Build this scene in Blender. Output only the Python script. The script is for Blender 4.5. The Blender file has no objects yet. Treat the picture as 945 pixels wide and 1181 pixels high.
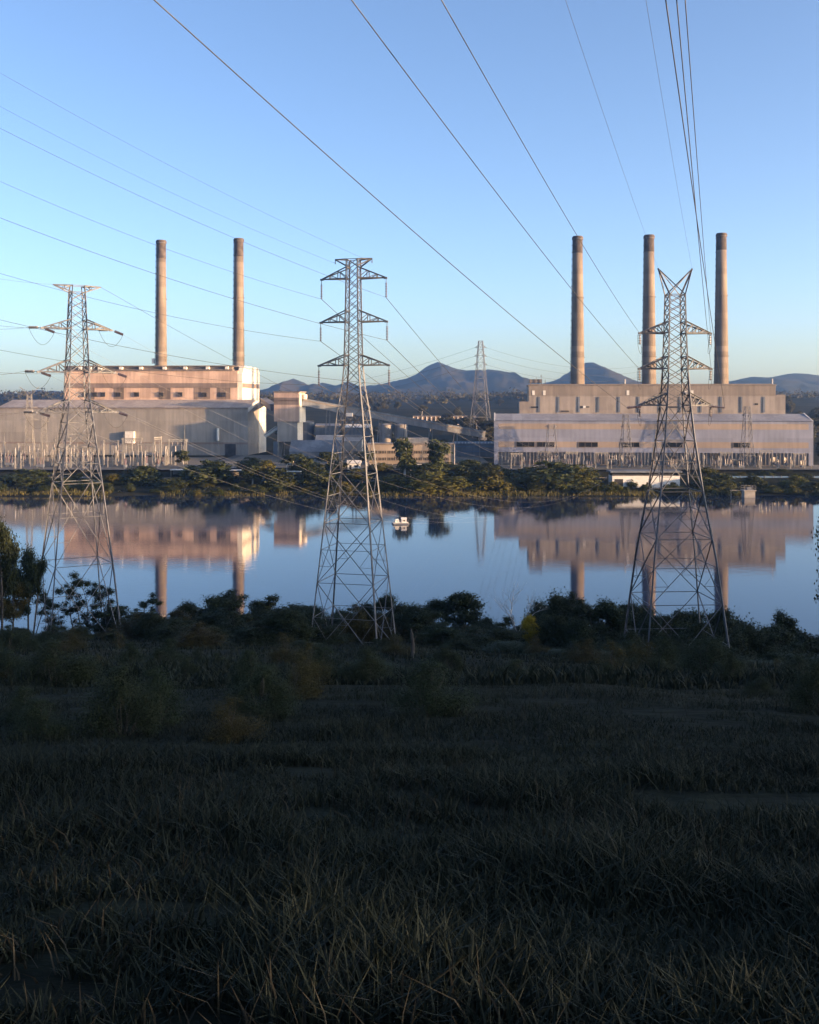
import bpy, math, random
import numpy as np
from mathutils import Vector, Matrix

R = math.radians
F, HC, HY = 1200.0, 41.5, 463.0           # focal length (px of the 945 px photo), eye height, horizon row
scene = bpy.context.scene
col = scene.collection
rnd = random.Random(7)
rng = np.random.default_rng(11)

def at(px, py, D):                        # photo pixel + real distance -> place
    return Vector(((px - 472.5) * D / F, D, HC + (HY - py) * D / F))
def xat(px, D): return (px - 472.5) * D / F
def zat(py, D): return HC + (HY - py) * D / F

# ------------------------------------------------------------------ scene objects
def tag(o, label=None, cat=None, group=None, kind=None):
    if label: o['label'] = label
    if cat: o['category'] = cat
    if group: o['group'] = group
    if kind: o['kind'] = kind
    return o
def empty(name, loc=(0, 0, 0), rz=0.0):
    o = bpy.data.objects.new(name, None)
    col.objects.link(o)
    o.location = loc
    o.rotation_euler = (0, 0, rz)
    return o
def copy_tree(o, kids, parent=None):
    c = o.copy(); col.objects.link(c)
    if parent is not None: c.parent = parent
    for ch in kids.get(o.name, ()): copy_tree(ch, kids, c)
    return c
def dup(root, loc, rz=0.0, sc=1.0, label=None, group=None):
    kids = {}
    def walk(o):
        kids[o.name] = list(o.children)
        for ch in o.children: walk(ch)
    walk(root)
    c = copy_tree(root, kids)
    c.location = loc; c.rotation_euler = (0, 0, rz)
    c.scale = sc if hasattr(sc, '__len__') else (sc, sc, sc)
    if label: c['label'] = label
    if group: c['group'] = group
    elif 'group' in c: del c['group']
    return c

class MB:
    def __init__(s): s.v = []; s.f = []; s.m = []; s.cur = 0
    def face(s, idx): s.f.append(idx); s.m.append(s.cur)
    def quad(s, a, b, c, d):
        n = len(s.v); s.v += [tuple(a), tuple(b), tuple(c), tuple(d)]; s.face((n, n+1, n+2, n+3))
    def box(s, x0, x1, y0, y1, z0, z1):
        n = len(s.v)
        s.v += [(x0,y0,z0),(x1,y0,z0),(x1,y1,z0),(x0,y1,z0),(x0,y0,z1),(x1,y0,z1),(x1,y1,z1),(x0,y1,z1)]
        for q in ((0,3,2,1),(4,5,6,7),(0,1,5,4),(1,2,6,5),(2,3,7,6),(3,0,4,7)): s.face(tuple(n+i for i in q))
    def bar(s, a, b, t=.1, t2=None):
        a = Vector(a); b = Vector(b); d = b - a
        if d.length < 1e-6: return
        d.normalize()
        u = d.cross(Vector((0,0,1)))
        if u.length < .05: u = d.cross(Vector((1,0,0)))
        u.normalize(); w = d.cross(u)
        n = len(s.v)
        for p, tt in ((a, t), (b, t2 or t)):
            for i, j in ((-1,-1),(1,-1),(1,1),(-1,1)):
                s.v.append(tuple(p + u*(i*tt/2) + w*(j*tt/2)))
        for q in ((0,1,5,4),(1,2,6,5),(2,3,7,6),(3,0,4,7),(3,2,1,0),(4,5,6,7)): s.face(tuple(n+i for i in q))
    def angle(s, a, b, t=.12):            # an L-section steel angle
        a = Vector(a); b = Vector(b); d = b - a
        if d.length < 1e-6: return
        d.normalize(); u = d.cross(Vector((0,0,1)))
        if u.length < .05: u = d.cross(Vector((1,0,0)))
        u.normalize(); w = d.cross(u); k = t*.16
        n = len(s.v)
        sec = ((0,0),(t,0),(t,k),(k,k),(k,t),(0,t))
        for p in (a, b):
            for i, j in sec: s.v.append(tuple(p + u*(i-t*.35) + w*(j-t*.35)))
        for i in range(6):
            j = (i+1) % 6
            s.face((n+i, n+j, n+6+j, n+6+i))
    def tube(s, pts, r, seg=6, caps=True):
        pts = [Vector(p) for p in pts]; rs = r if hasattr(r, '__len__') else [r]*len(pts)
        n = len(s.v); u = None
        for i, p in enumerate(pts):
            d = (pts[min(i+1, len(pts)-1)] - pts[max(i-1, 0)]).normalized()
            if u is None:
                u = d.cross(Vector((0,0,1)))
                if u.length < .05: u = d.cross(Vector((1,0,0)))
            u = (u - d*u.dot(d)).normalized(); w = d.cross(u)
            for k in range(seg):
                a = 2*math.pi*k/seg
                s.v.append(tuple(p + u*(math.cos(a)*rs[i]) + w*(math.sin(a)*rs[i])))
        for i in range(len(pts)-1):
            for k in range(seg):
                k2 = (k+1) % seg
                s.face((n+i*seg+k, n+i*seg+k2, n+(i+1)*seg+k2, n+(i+1)*seg+k))
        if caps:
            s.face(tuple(n+k for k in reversed(range(seg))))
            s.face(tuple(n+(len(pts)-1)*seg+k for k in range(seg)))
    def lathe(s, prof, cx=0, cy=0, seg=16):
        n = len(s.v)
        for r, z in prof:
            for k in range(seg):
                a = 2*math.pi*k/seg
                s.v.append((cx+math.cos(a)*r, cy+math.sin(a)*r, z))
        for i in range(len(prof)-1):
            for k in range(seg):
                k2 = (k+1) % seg
                s.face((n+i*seg+k, n+i*seg+k2, n+(i+1)*seg+k2, n+(i+1)*seg+k))
        s.face(tuple(n+k for k in reversed(range(seg))))
        s.face(tuple(n+(len(prof)-1)*seg+k for k in range(seg)))
    def prism(s, prof, x0, x1):           # profile in (y, z) swept along x
        n = len(s.v); k = len(prof)
        for x in (x0, x1):
            for y, z in prof: s.v.append((x, y, z))
        for i in range(k):
            j = (i+1) % k
            s.face((n+i, n+j, n+k+j, n+k+i))
        s.face(tuple(n+i for i in reversed(range(k)))); s.face(tuple(n+k+i for i in range(k)))
    def build(s, name, mat, parent=None, smooth=False):
        me = bpy.data.meshes.new(name)
        me.from_pydata(s.v, [], s.f)
        for m in (mat if isinstance(mat, (list, tuple)) else [mat]): me.materials.append(m)
        if any(s.m): me.polygons.foreach_set('material_index', s.m)
        if smooth: me.polygons.foreach_set('use_smooth', [True]*len(s.f))
        me.validate(); me.update()
        o = bpy.data.objects.new(name, me); col.objects.link(o)
        if parent is not None: o.parent = parent
        return o
def fast_mesh(name, verts, faces_flat, sizes, mat, parent=None, smooth=False, link=True):
    me = bpy.data.meshes.new(name)
    me.vertices.add(len(verts)); me.vertices.foreach_set('co', np.asarray(verts, np.float32).ravel())
    me.loops.add(len(faces_flat)); me.loops.foreach_set('vertex_index', np.asarray(faces_flat, np.int32))
    me.polygons.add(len(sizes))
    st = np.concatenate(([0], np.cumsum(sizes)[:-1])).astype(np.int32)
    me.polygons.foreach_set('loop_start', st); me.polygons.foreach_set('loop_total', np.asarray(sizes, np.int32))
    if smooth: me.polygons.foreach_set('use_smooth', np.ones(len(sizes), bool))
    me.update(calc_edges=True); me.validate()
    me.materials.append(mat)
    o = bpy.data.objects.new(name, me)
    if link: col.objects.link(o)
    if parent is not None: o.parent = parent
    return o

# ------------------------------------------------------------------ materials
def mat_new(name):
    m = bpy.data.materials.new(name); m.use_nodes = True
    nt = m.node_tree
    return m, nt, nt.nodes['Principled BSDF']
def N(nt, t, **kw):
    n = nt.nodes.new(t)
    for k, v in kw.items(): setattr(n, k, v)
    return n
def noise_col(name, c1, c2, scale=1.0, rough=.8, stretch=(1,1,1), c3=None, scale2=None, bump=0, bump_scale=None, spec=.3, detail=6, metallic=0, amount2=.5, lo=.35, hi=.65):
    m, nt, b = mat_new(name); L = nt.links
    tc = N(nt, 'ShaderNodeTexCoord'); mp = N(nt, 'ShaderNodeMapping'); mp.inputs['Scale'].default_value = stretch
    L.new(tc.outputs['Object'], mp.inputs['Vector'])
    nz = N(nt, 'ShaderNodeTexNoise'); nz.inputs['Scale'].default_value = scale; nz.inputs['Detail'].default_value = detail
    L.new(mp.outputs['Vector'], nz.inputs['Vector'])
    rp = N(nt, 'ShaderNodeValToRGB')
    rp.color_ramp.elements[0].position = lo; rp.color_ramp.elements[1].position = hi
    rp.color_ramp.elements[0].color = (*c1, 1); rp.color_ramp.elements[1].color = (*c2, 1)
    L.new(nz.outputs['Fac'], rp.inputs['Fac'])
    out = rp.outputs['Color']
    if c3 is not None:
        n2 = N(nt, 'ShaderNodeTexNoise'); n2.inputs['Scale'].default_value = scale2 or scale*.2; n2.inputs['Detail'].default_value = 4
        L.new(tc.outputs['Object'], n2.inputs['Vector'])
        r2 = N(nt, 'ShaderNodeValToRGB'); r2.color_ramp.elements[0].position = .45; r2.color_ramp.elements[1].position = .65
        r2.color_ramp.elements[1].color = (amount2, amount2, amount2, 1)
        L.new(n2.outputs['Fac'], r2.inputs['Fac'])
        mx = N(nt, 'ShaderNodeMix', data_type='RGBA')
        L.new(r2.outputs['Color'], mx.inputs['Factor']); L.new(out, mx.inputs[6]); mx.inputs[7].default_value = (*c3, 1)
        out = mx.outputs[2]
    L.new(out, b.inputs['Base Color'])
    b.inputs['Roughness'].default_value = rough; b.inputs['Specular IOR Level'].default_value = spec; b.inputs['Metallic'].default_value = metallic
    if bump:
        bn = N(nt, 'ShaderNodeTexNoise'); bn.inputs['Scale'].default_value = bump_scale or scale*3; bn.inputs['Detail'].default_value = 5
        L.new(tc.outputs['Object'], bn.inputs['Vector'])
        bm = N(nt, 'ShaderNodeBump'); bm.inputs['Strength'].default_value = bump
        L.new(bn.outputs['Fac'], bm.inputs['Height']); L.new(bm.outputs['Normal'], b.inputs['Normal'])
    return m
def cladding(name, base, stain, rust=None, panel=6.0, rib=.8, rough=.7):
    """profiled wall sheeting: faint vertical ribs, sheet seams, run-down streaks and blotches"""
    m, nt, b = mat_new(name); L = nt.links
    tc = N(nt, 'ShaderNodeTexCoord')
    mp = N(nt, 'ShaderNodeMapping'); mp.inputs['Scale'].default_value = (.55, .55, .05)
    L.new(tc.outputs['Object'], mp.inputs['Vector'])
    st = N(nt, 'ShaderNodeTexNoise'); st.inputs['Scale'].default_value = 1.0; st.inputs['Detail'].default_value = 7
    L.new(mp.outputs['Vector'], st.inputs['Vector'])
    bl = N(nt, 'ShaderNodeTexNoise'); bl.inputs['Scale'].default_value = .09; bl.inputs['Detail'].default_value = 6
    L.new(tc.outputs['Object'], bl.inputs['Vector'])
    ad = N(nt, 'ShaderNodeMath', operation='ADD'); L.new(st.outputs['Fac'], ad.inputs[0]); L.new(bl.outputs['Fac'], ad.inputs[1])
    rp = N(nt, 'ShaderNodeValToRGB'); rp.color_ramp.elements[0].position = .70; rp.color_ramp.elements[1].position = 1.2
    mr = N(nt, 'ShaderNodeMapRange'); mr.inputs['From Min'].default_value = .78; mr.inputs['From Max'].default_value = 1.14
    L.new(ad.outputs[0], mr.inputs['Value'])
    mx = N(nt, 'ShaderNodeMix', data_type='RGBA'); mx.inputs[6].default_value = (*base, 1); mx.inputs[7].default_value = (*stain, 1)
    L.new(mr.outputs['Result'], mx.inputs['Factor'])
    out = mx.outputs[2]
    # every sheet a slightly different shade
    sx = N(nt, 'ShaderNodeSeparateXYZ'); L.new(tc.outputs['Object'], sx.inputs[0])
    dv = N(nt, 'ShaderNodeMath', operation='DIVIDE'); L.new(sx.outputs['X'], dv.inputs[0]); dv.inputs[1].default_value = panel
    fl = N(nt, 'ShaderNodeMath', operation='FLOOR'); L.new(dv.outputs[0], fl.inputs[0])
    dz = N(nt, 'ShaderNodeMath', operation='DIVIDE'); L.new(sx.outputs['Z'], dz.inputs[0]); dz.inputs[1].default_value = 7.3
    fz = N(nt, 'ShaderNodeMath', operation='FLOOR'); L.new(dz.outputs[0], fz.inputs[0])
    cb = N(nt, 'ShaderNodeCombineXYZ'); L.new(fl.outputs[0], cb.inputs[0]); L.new(fz.outputs[0], cb.inputs[1])
    wn = N(nt, 'ShaderNodeTexWhiteNoise'); L.new(cb.outputs[0], wn.inputs['Vector'])
    m2 = N(nt, 'ShaderNodeMapRange'); m2.inputs['To Min'].default_value = .86; m2.inputs['To Max'].default_value = 1.09
    L.new(wn.outputs['Value'], m2.inputs['Value'])
    hs = N(nt, 'ShaderNodeHueSaturation'); L.new(m2.outputs['Result'], hs.inputs['Value']); L.new(out, hs.inputs['Color'])
    L.new(hs.outputs['Color'], b.inputs['Base Color'])
    b.inputs['Roughness'].default_value = rough; b.inputs['Specular IOR Level'].default_value = .25
    wv = N(nt, 'ShaderNodeTexWave'); wv.inputs['Scale'].default_value = rib; wv.bands_direction = 'X'
    L.new(tc.outputs['Object'], wv.inputs['Vector'])
    bm = N(nt, 'ShaderNodeBump'); bm.inputs['Strength'].default_value = .12; bm.inputs['Distance'].default_value = .1
    L.new(wv.outputs['Fac'], bm.inputs['Height']); L.new(bm.outputs['Normal'], b.inputs['Normal'])
    return m
def leaf_mat(name, c1, c2, c3, scale=.5, trans=.25):
    m, nt, b = mat_new(name); L = nt.links
    tc = N(nt, 'ShaderNodeTexCoord'); oi = N(nt, 'ShaderNodeObjectInfo')
    nz = N(nt, 'ShaderNodeTexNoise'); nz.inputs['Scale'].default_value = scale; nz.inputs['Detail'].default_value = 4
    L.new(tc.outputs['Object'], nz.inputs['Vector'])
    rp = N(nt, 'ShaderNodeValToRGB'); rp.color_ramp.elements[0].position = .35; rp.color_ramp.elements[1].position = .7
    rp.color_ramp.elements[0].color = (*c1, 1); rp.color_ramp.elements[1].color = (*c2, 1)
    L.new(nz.outputs['Fac'], rp.inputs['Fac'])
    mx = N(nt, 'ShaderNodeMix', data_type='RGBA'); mx.inputs[7].default_value = (*c3, 1)
    ml = N(nt, 'ShaderNodeMath', operation='MULTIPLY'); ml.inputs[1].default_value = .7
    L.new(oi.outputs['Random'], ml.inputs[0]); L.new(ml.outputs[0], mx.inputs['Factor']); L.new(rp.outputs['Color'], mx.inputs[6])
    L.new(mx.outputs[2], b.inputs['Base Color'])
    b.inputs['Roughness'].default_value = .65; b.inputs['Specular IOR Level'].default_value = .15
    tr = N(nt, 'ShaderNodeBsdfTranslucent'); L.new(mx.outputs[2], tr.inputs['Color'])
    ms = N(nt, 'ShaderNodeMixShader'); ms.inputs[0].default_value = trans
    L.new(b.outputs[0], ms.inputs[1]); L.new(tr.outputs[0], ms.inputs[2])
    L.new(ms.outputs[0], nt.nodes['Material Output'].inputs['Surface'])
    return m

M = {}
M['steel'] = noise_col('galvanised_steel', (0.086,0.090,0.101), (0.148,0.148,0.155), 1.2, .6, c3=(0.094,0.079,0.072), scale2=.5, amount2=.3, spec=.4)
M['steel_dark'] = noise_col('weathered_steel', (0.098,0.101,0.112), (0.165,0.165,0.180), 1.0, .6, spec=.4)
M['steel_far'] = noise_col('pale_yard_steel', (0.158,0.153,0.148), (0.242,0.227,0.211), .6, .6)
M['porcelain'] = noise_col('brown_porcelain', (.07,.05,.06), (.13,.10,.11), 2, .3, spec=.5)
M['porcelain_pale'] = noise_col('grey_porcelain', (0.184,0.173,0.168), (0.262,0.247,0.236), 2, .4)
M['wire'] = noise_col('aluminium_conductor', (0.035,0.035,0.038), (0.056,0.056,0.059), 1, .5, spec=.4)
M['wire_lit'] = noise_col('sunlit_conductor', (0.150,0.144,0.138), (0.216,0.210,0.198), 1, .5, spec=.5)  # paler copy of the conductor, sunlight painted into it
M['clad_b'] = cladding('buff_wall_sheeting', (0.540,0.384,0.301), (0.392,0.275,0.215))
M['clad_b_low'] = cladding('taupe_wall_sheeting', (0.267,0.247,0.230), (0.200,0.187,0.176), panel=9)
M['clad_b_band'] = cladding('tan_band_sheeting', (0.216,0.169,0.144), (0.158,0.122,0.108))
M['clad_sunlit'] = cladding('sunlit_end_sheeting', (0.713,0.644,0.552), (0.575,0.506,0.425))  # pale copy for sun-facing ends: sunlight put into the colour
M['roof_b'] = cladding('pale_roof_sheeting', (0.375,0.328,0.300), (0.281,0.244,0.225))
M['clad_a'] = cladding('tan_wall_sheeting', (0.284,0.249,0.222), (0.209,0.181,0.164), panel=11)
M['clad_a_band'] = cladding('deep_tan_sheeting', (0.233,0.195,0.166), (0.170,0.144,0.125), panel=11)
M['clad_a_low'] = cladding('grey_wall_sheeting', (0.226,0.241,0.315), (0.176,0.187,0.241), panel=14)
M['clad_a_stripe'] = cladding('pink_stripe_sheeting', (.30,.243,.206), (.245,.197,.165), panel=14)
M['clad_a_base'] = cladding('ribbed_base_sheeting', (0.204,0.192,0.192), (0.132,0.126,0.126), panel=2.0, rib=.5)
M['roof_a'] = cladding('slate_roof_sheeting', (0.267,0.267,0.290), (0.202,0.202,0.226), panel=5)
M['glass_dark'] = noise_col('dusty_dark_glass', (.006,.007,.008), (.018,.018,.018), .5, .4, spec=.15)
M['dark'] = noise_col('dark_opening', (.015,.015,.018), (.04,.04,.045), .4, .7)
M['trim_dark'] = noise_col('dark_roof_trim', (.13,.11,.10), (.20,.17,.15), .4, .7)
M['pale'] = noise_col('off_white_paint', (0.496,0.472,0.440), (0.600,0.576,0.544), .6, .6)
M['white'] = noise_col('white_paint', (0.518,0.511,0.497), (0.590,0.583,0.569), .8, .5)
M['bluegrey'] = cladding('blue_grey_sheeting', (0.144,0.162,0.192), (0.102,0.114,0.138))
M['bluepanel'] = noise_col('blue_paint', (.05,.10,.19), (.08,.15,.25), .4, .6)
M['brickish'] = cladding('orange_brick_wall', (0.252,0.175,0.126), (0.175,0.119,0.084), panel=4)
M['office'] = cladding('buff_office_panel', (0.273,0.217,0.167), (0.217,0.174,0.136), panel=5)
M['conveyor'] = cladding('galvanised_gallery', (0.176,0.184,0.208), (0.120,0.128,0.144), panel=4)
M['tank'] = cladding('dull_tank_paint', (.27,.26,.26), (.19,.18,.18), panel=3)
M['concrete'] = noise_col('weathered_concrete', (0.240,0.225,0.210), (0.338,0.315,0.292), .3, .85, c3=(0.150,0.135,0.120), scale2=.1)
M['bark'] = noise_col('dark_bark', (.035,.03,.026), (.085,.075,.065), 3, .9, stretch=(1,1,.2))
M['bark_pale'] = noise_col('pale_gum_bark', (.30,.27,.24), (.48,.44,.40), 2, .8, stretch=(1,1,.3))
M['leaf_near'] = leaf_mat('dark_gum_leaves', (0.016,0.026,0.013), (0.034,0.046,0.021), (0.027,0.032,0.014))
M['leaf_brown'] = leaf_mat('olive_brown_leaves', (0.036,0.036,0.013), (0.068,0.056,0.018), (0.048,0.036,0.013))
M['leaf_yellow'] = leaf_mat('yellow_wattle_leaves', (.22,.16,.015), (.34,.25,.02), (.26,.18,.02))
M['leaf_far'] = leaf_mat('olive_shore_leaves', (0.027,0.035,0.012), (0.065,0.067,0.019), (0.037,0.048,0.016), .25)
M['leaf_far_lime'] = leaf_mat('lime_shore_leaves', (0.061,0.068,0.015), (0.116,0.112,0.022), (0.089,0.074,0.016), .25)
M['leaf_wood'] = leaf_mat('distant_wood_leaves', (.028,.034,.018), (.07,.062,.028), (.05,.045,.022), .05)

# ------------------------------------------------------------------ terrain
def ss(t): t = np.clip(t, 0, 1); return t*t*(3-2*t)
def vnoise(x, y, seed=0):
    xi = np.floor(x).astype(np.int64); yi = np.floor(y).astype(np.int64)
    xf = x-xi; yf = y-yi; u = xf*xf*(3-2*xf); v = yf*yf*(3-2*yf)
    def h(a, b):
        n = (a*374761393 + b*668265263 + seed*982451653) & 0xffffffff
        n = ((n ^ (n >> 13))*1274126177) & 0xffffffff
        return ((n ^ (n >> 16)) & 0xffff)/65535.0
    return (h(xi,yi)*(1-u)+h(xi+1,yi)*u)*(1-v) + (h(xi,yi+1)*(1-u)+h(xi+1,yi+1)*u)*v
def fbm(x, y, o=4, seed=0):
    s = 0; a = .5
    for i in range(o): s = s + a*vnoise(x*2**i, y*2**i, seed+i); a *= .5
    return s
SHADE_RIDGE = [(60,-120,56),(150,-20,56),(215,60,55),(280,150,40),(340,260,34),(400,350,31),(470,430,31),(600,520,34),(900,640,40)]  # unseen ridge right of the view, added and shaped to shade the near slope
NEAR_Y = [-250,-60,-10,-3,0,4,12,30,60,85,110,122,135,160,176,190,215,240]
NEAR_Z = [44,42.5,40.4,39.9,39.75,39.1,37.3,33.3,26.1,21.0,15.8,12.9,9.6,3.4,.4,-1.2,-3,-3]
FAR_Y = [400,446,456,460,468,485,498,508,516,760,900,1100,1500,2000,3000,9000]
FAR_Z = [-3,-2,-.6,.4,1.2,1.9,2.6,4.4,7.5,7.5,11,17,36,50,56,56]
def ground(x, y):
    x = np.asarray(x, float); y = np.asarray(y, float)
    yn = y + np.where(x > 0, .42*x, .06*x)*ss((y-45)/70.) + 5*(fbm(x/40, y*0+3.1, 2, 5)-.5)*ss((y-120)/40.)
    near = np.interp(yn, NEAR_Y, NEAR_Z) + (fbm(x/9, y/9, 3, 2)-.45)*1.1*ss((y-8)/30.) + (fbm(x/2.2, y/2.2, 2, 9)-.4)*.22
    yf = y + 4*np.sin(x/37.) + 2.5*np.sin(x/13.+1)
    wv = 1-ss((y-486)/20.)*(1-ss((y-755)/60.)); yf = y + (yf-y)*wv
    far = np.interp(yf, FAR_Y, FAR_Z)
    far = far + (fbm(x/260, y/260, 3, 21)-.45)*30*ss((y-900)/900.)
    z = np.where(y < 320, near, far)
    rd = np.full(x.shape, 1e9); rz = np.zeros(x.shape)
    for (ax, ay, ah), (bx, by, bh) in zip(SHADE_RIDGE, SHADE_RIDGE[1:]):
        dx, dy = bx-ax, by-ay
        t = np.clip(((x-ax)*dx+(y-ay)*dy)/(dx*dx+dy*dy), 0, 1)
        d = np.hypot(x-(ax+t*dx), y-(ay+t*dy)); q = d < rd
        rd = np.where(q, d, rd); rz = np.where(q, ah+(bh-ah)*t, rz)
    rg = (rz + (fbm(x/30, y/30, 3, 40)-.45)*7)*np.exp(-(rd/52.)**2)
    rg = np.where(rd < 150, rg-2.2, -9)
    return np.maximum(z, rg)
def gz(x, y): return float(ground(np.array([x]), np.array([y]))[0])

def axis(segs):
    out = []
    for a, b, s in segs: out += list(np.arange(a, b, s))
    return np.array(out + [segs[-1][1]])
xs = axis([(-8500,-1500,350),(-1500,-500,60),(-500,-130,10),(-130,-24,2.5),(-24,24,.7),(24,130,2.5),(130,500,10),(500,1500,60),(1500,8500,350)])
ys = axis([(-250,-20,12),(-20,0,2),(0,30,.6),(30,190,1.8),(190,440,25),(440,492,2),(492,760,20),(760,2200,40),(2200,7200,250)])
gx, gy = np.meshgrid(xs, ys)
gv = np.stack([gx, gy, ground(gx, gy)], -1).reshape(-1, 3)
nx, ny = len(xs), len(ys)
i0 = (np.arange(ny-1)[:, None]*nx + np.arange(nx-1)[None, :]).ravel()
gf = np.stack([i0, i0+1, i0+1+nx, i0+nx], -1).ravel()

def ground_mat():
    m, nt, b = mat_new('grassland'); L = nt.links
    ge = N(nt, 'ShaderNodeNewGeometry')
    n1 = N(nt, 'ShaderNodeTexNoise'); n1.inputs['Scale'].default_value = .035; n1.inputs['Detail'].default_value = 8
    n2 = N(nt, 'ShaderNodeTexNoise'); n2.inputs['Scale'].default_value = 1.7; n2.inputs['Detail'].default_value = 6
    L.new(ge.outputs['Position'], n1.inputs['Vector']); L.new(ge.outputs['Position'], n2.inputs['Vector'])
    r1 = N(nt, 'ShaderNodeValToRGB'); e = r1.color_ramp.elements
    e[0].position = .38; e[0].color = (.013,.017,.012,1); e[1].position = .62; e[1].color = (.034,.033,.022,1)
    L.new(n1.outputs['Fac'], r1.inputs['Fac'])
    r2 = N(nt, 'ShaderNodeValToRGB'); e = r2.color_ramp.elements
    e[0].position = .3; e[0].color = (.45,.45,.45,1); e[1].position = .75; e[1].color = (1.25,1.2,1.1,1)
    L.new(n2.outputs['Fac'], r2.inputs['Fac'])
    mx = N(nt, 'ShaderNodeMix', data_type='RGBA'); mx.blend_type = 'MULTIPLY'; mx.inputs['Factor'].default_value = 1
    L.new(r1.outputs['Color'], mx.inputs[6]); L.new(r2.outputs['Color'], mx.inputs[7])
    L.new(mx.outputs[2], b.inputs['Base Color']); b.inputs['Roughness'].default_value = .95; b.inputs['Specular IOR Level'].default_value = .05
    bm = N(nt, 'ShaderNodeBump'); bm.inputs['Strength'].default_value = .6; bm.inputs['Distance'].default_value = .3
    L.new(n2.outputs['Fac'], bm.inputs['Height']); L.new(bm.outputs['Normal'], b.inputs['Normal'])
    return m
M['ground'] = ground_mat()
g = fast_mesh('ground', gv, gf, np.full(len(i0), 4), M['ground'], smooth=True); tag(g, kind='structure')

# mountains far behind, forested
PROF = [(-400,452),(-150,449),(-40,456),(0,455),(20,454),(45,457),(60,451),(72,452),(120,449),(200,446),(260,450),(285,453),(300,450),(318,446),(328,441),(338,436.5),(348,441),(358,446),(375,442.5),(390,446),(402,440),(415,446),(430,444.5),(450,441),(468,437),(480,432),(490,424),(498,420),(505,417.5),(513,420),(522,424.5),(535,427),(548,428),(562,431),(576,431.5),(590,438),(605,444),(622,444),(640,439),(655,434),(668,424),(676,418.5),(683,418),(692,422),(705,429),(720,436),(738,441),(760,444),(820,443),(840,441),(855,438),(870,434.5),(885,435.5),(897,434.5),(906,432),(916,430.5),(928,433),(945,437),(1000,431),(1080,440),(1300,446)]
pp, py_ = zip(*PROF)
u = np.linspace(-400, 1300, 1100); tt = np.linspace(0, 1, 90)
U, T = np.meshgrid(u, tt)
DD = 3300 + T*3300
RID = 5200 + 350*np.sin(U/70.) + 250*np.sin(U/31.+2)
X = (U-472.5)*RID/F
rz_ = HC + (HY-np.interp(U, pp, py_))*RID/F
up = ss((DD-3300)/(RID-3300)); up = .35*np.clip((DD-3300)/(RID-3300),0,1)+.65*up**1.6
dn = ss((6650-DD)/(6650-RID))
sh = np.where(DD < RID, up, dn)
rn = np.abs(fbm(X/420, DD/420, 5, 60)-.47)*2
amp = (1-np.abs(2*sh-1))
Z = 40 + (rz_-40)*sh + (rn-.32)*130*amp + (fbm(X/75, DD/75, 4, 70)-.45)*26*np.clip(amp*3,.3,1) + (fbm(X/17, DD/50, 2, 75)-.4)*6
mv = np.stack([X, DD, Z], -1).reshape(-1, 3)
i1 = (np.arange(89)[:, None]*1100 + np.arange(1099)[None, :]).ravel()
M['mount'] = noise_col('forested_slopes', (.012,.017,.014), (.034,.034,.024), .012, .95, c3=(.048,.042,.030), scale2=.003, amount2=.6, bump=.8, bump_scale=.03, spec=.05)
mo = fast_mesh('mountains', mv, np.stack([i1, i1+1, i1+1101, i1+1100], -1).ravel(), np.full(len(i1), 4), M['mount'], smooth=True); tag(mo, kind='structure')

# the lake
def water_mat():
    m, nt, b = mat_new('lake_water'); L = nt.links
    b.inputs['Base Color'].default_value = (.008,.020,.052,1); b.inputs['Roughness'].default_value = .042
    b.inputs['IOR'].default_value = 1.333; b.inputs['Specular IOR Level'].default_value = .66
    ge = N(nt, 'ShaderNodeNewGeometry')
    mp = N(nt, 'ShaderNodeMapping'); mp.inputs['Scale'].default_value = (.35,.9,1); L.new(ge.outputs['Position'], mp.inputs['Vector'])
    n1 = N(nt, 'ShaderNodeTexNoise'); n1.inputs['Scale'].default_value = .9; n1.inputs['Detail'].default_value = 3
    n2 = N(nt, 'ShaderNodeTexNoise'); n2.inputs['Scale'].default_value = .02; n2.inputs['Detail'].default_value = 3
    L.new(mp.outputs['Vector'], n1.inputs['Vector']); L.new(mp.outputs['Vector'], n2.inputs['Vector'])
    r = N(nt, 'ShaderNodeMapRange'); r.inputs['From Min'].default_value = .4; r.inputs['From Max'].default_value = .7
    r.inputs['To Min'].default_value = .005; r.inputs['To Max'].default_value = .024
    L.new(n2.outputs['Fac'], r.inputs['Value'])
    bm = N(nt, 'ShaderNodeBump'); bm.inputs['Distance'].default_value = 1.0
    L.new(r.outputs['Result'], bm.inputs['Strength']); L.new(n1.outputs['Fac'], bm.inputs['Height'])
    L.new(bm.outputs['Normal'], b.inputs['Normal'])
    return m
w = MB(); w.quad((-1400,150,0),(1400,150,0),(1400,474,0),(-1400,474,0))
tag(w.build('lake_water', water_mat()), kind='structure')

# yards and roads of the plant, on the flat at 7.5 m
GZ = 7.5
M['gravel'] = noise_col('yard_gravel', (0.096,0.087,0.075), (0.162,0.147,0.129), 1.5, .95, c3=(0.060,0.060,0.042), scale2=.05, bump=.2)
M['asphalt'] = noise_col('worn_asphalt', (.05,.05,.052), (.085,.083,.08), .8, .9)
def sheet(name, x0, x1, y0, y1, z, mat):
    m = MB(); m.quad((x0,y0,z),(x1,y0,z),(x1,y1,z),(x0,y1,z)); return tag(m.build(name, mat), kind='structure')
sheet('switchyard_ground', -330, -112, 517, 634, GZ+.05, M['gravel'])
sheet('yard_ground', 48, 240, 524, 557, GZ+.05, M['gravel'])
sheet('plant_ground', -108, 44, 530, 660, GZ+.05, M['gravel'])
sheet('plant_road', -330, 240, 517.5, 523, GZ+.064, M['asphalt'])
sheet('access_road', -110, -104, 523.2, 700, GZ+.066, M['asphalt'])

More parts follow.
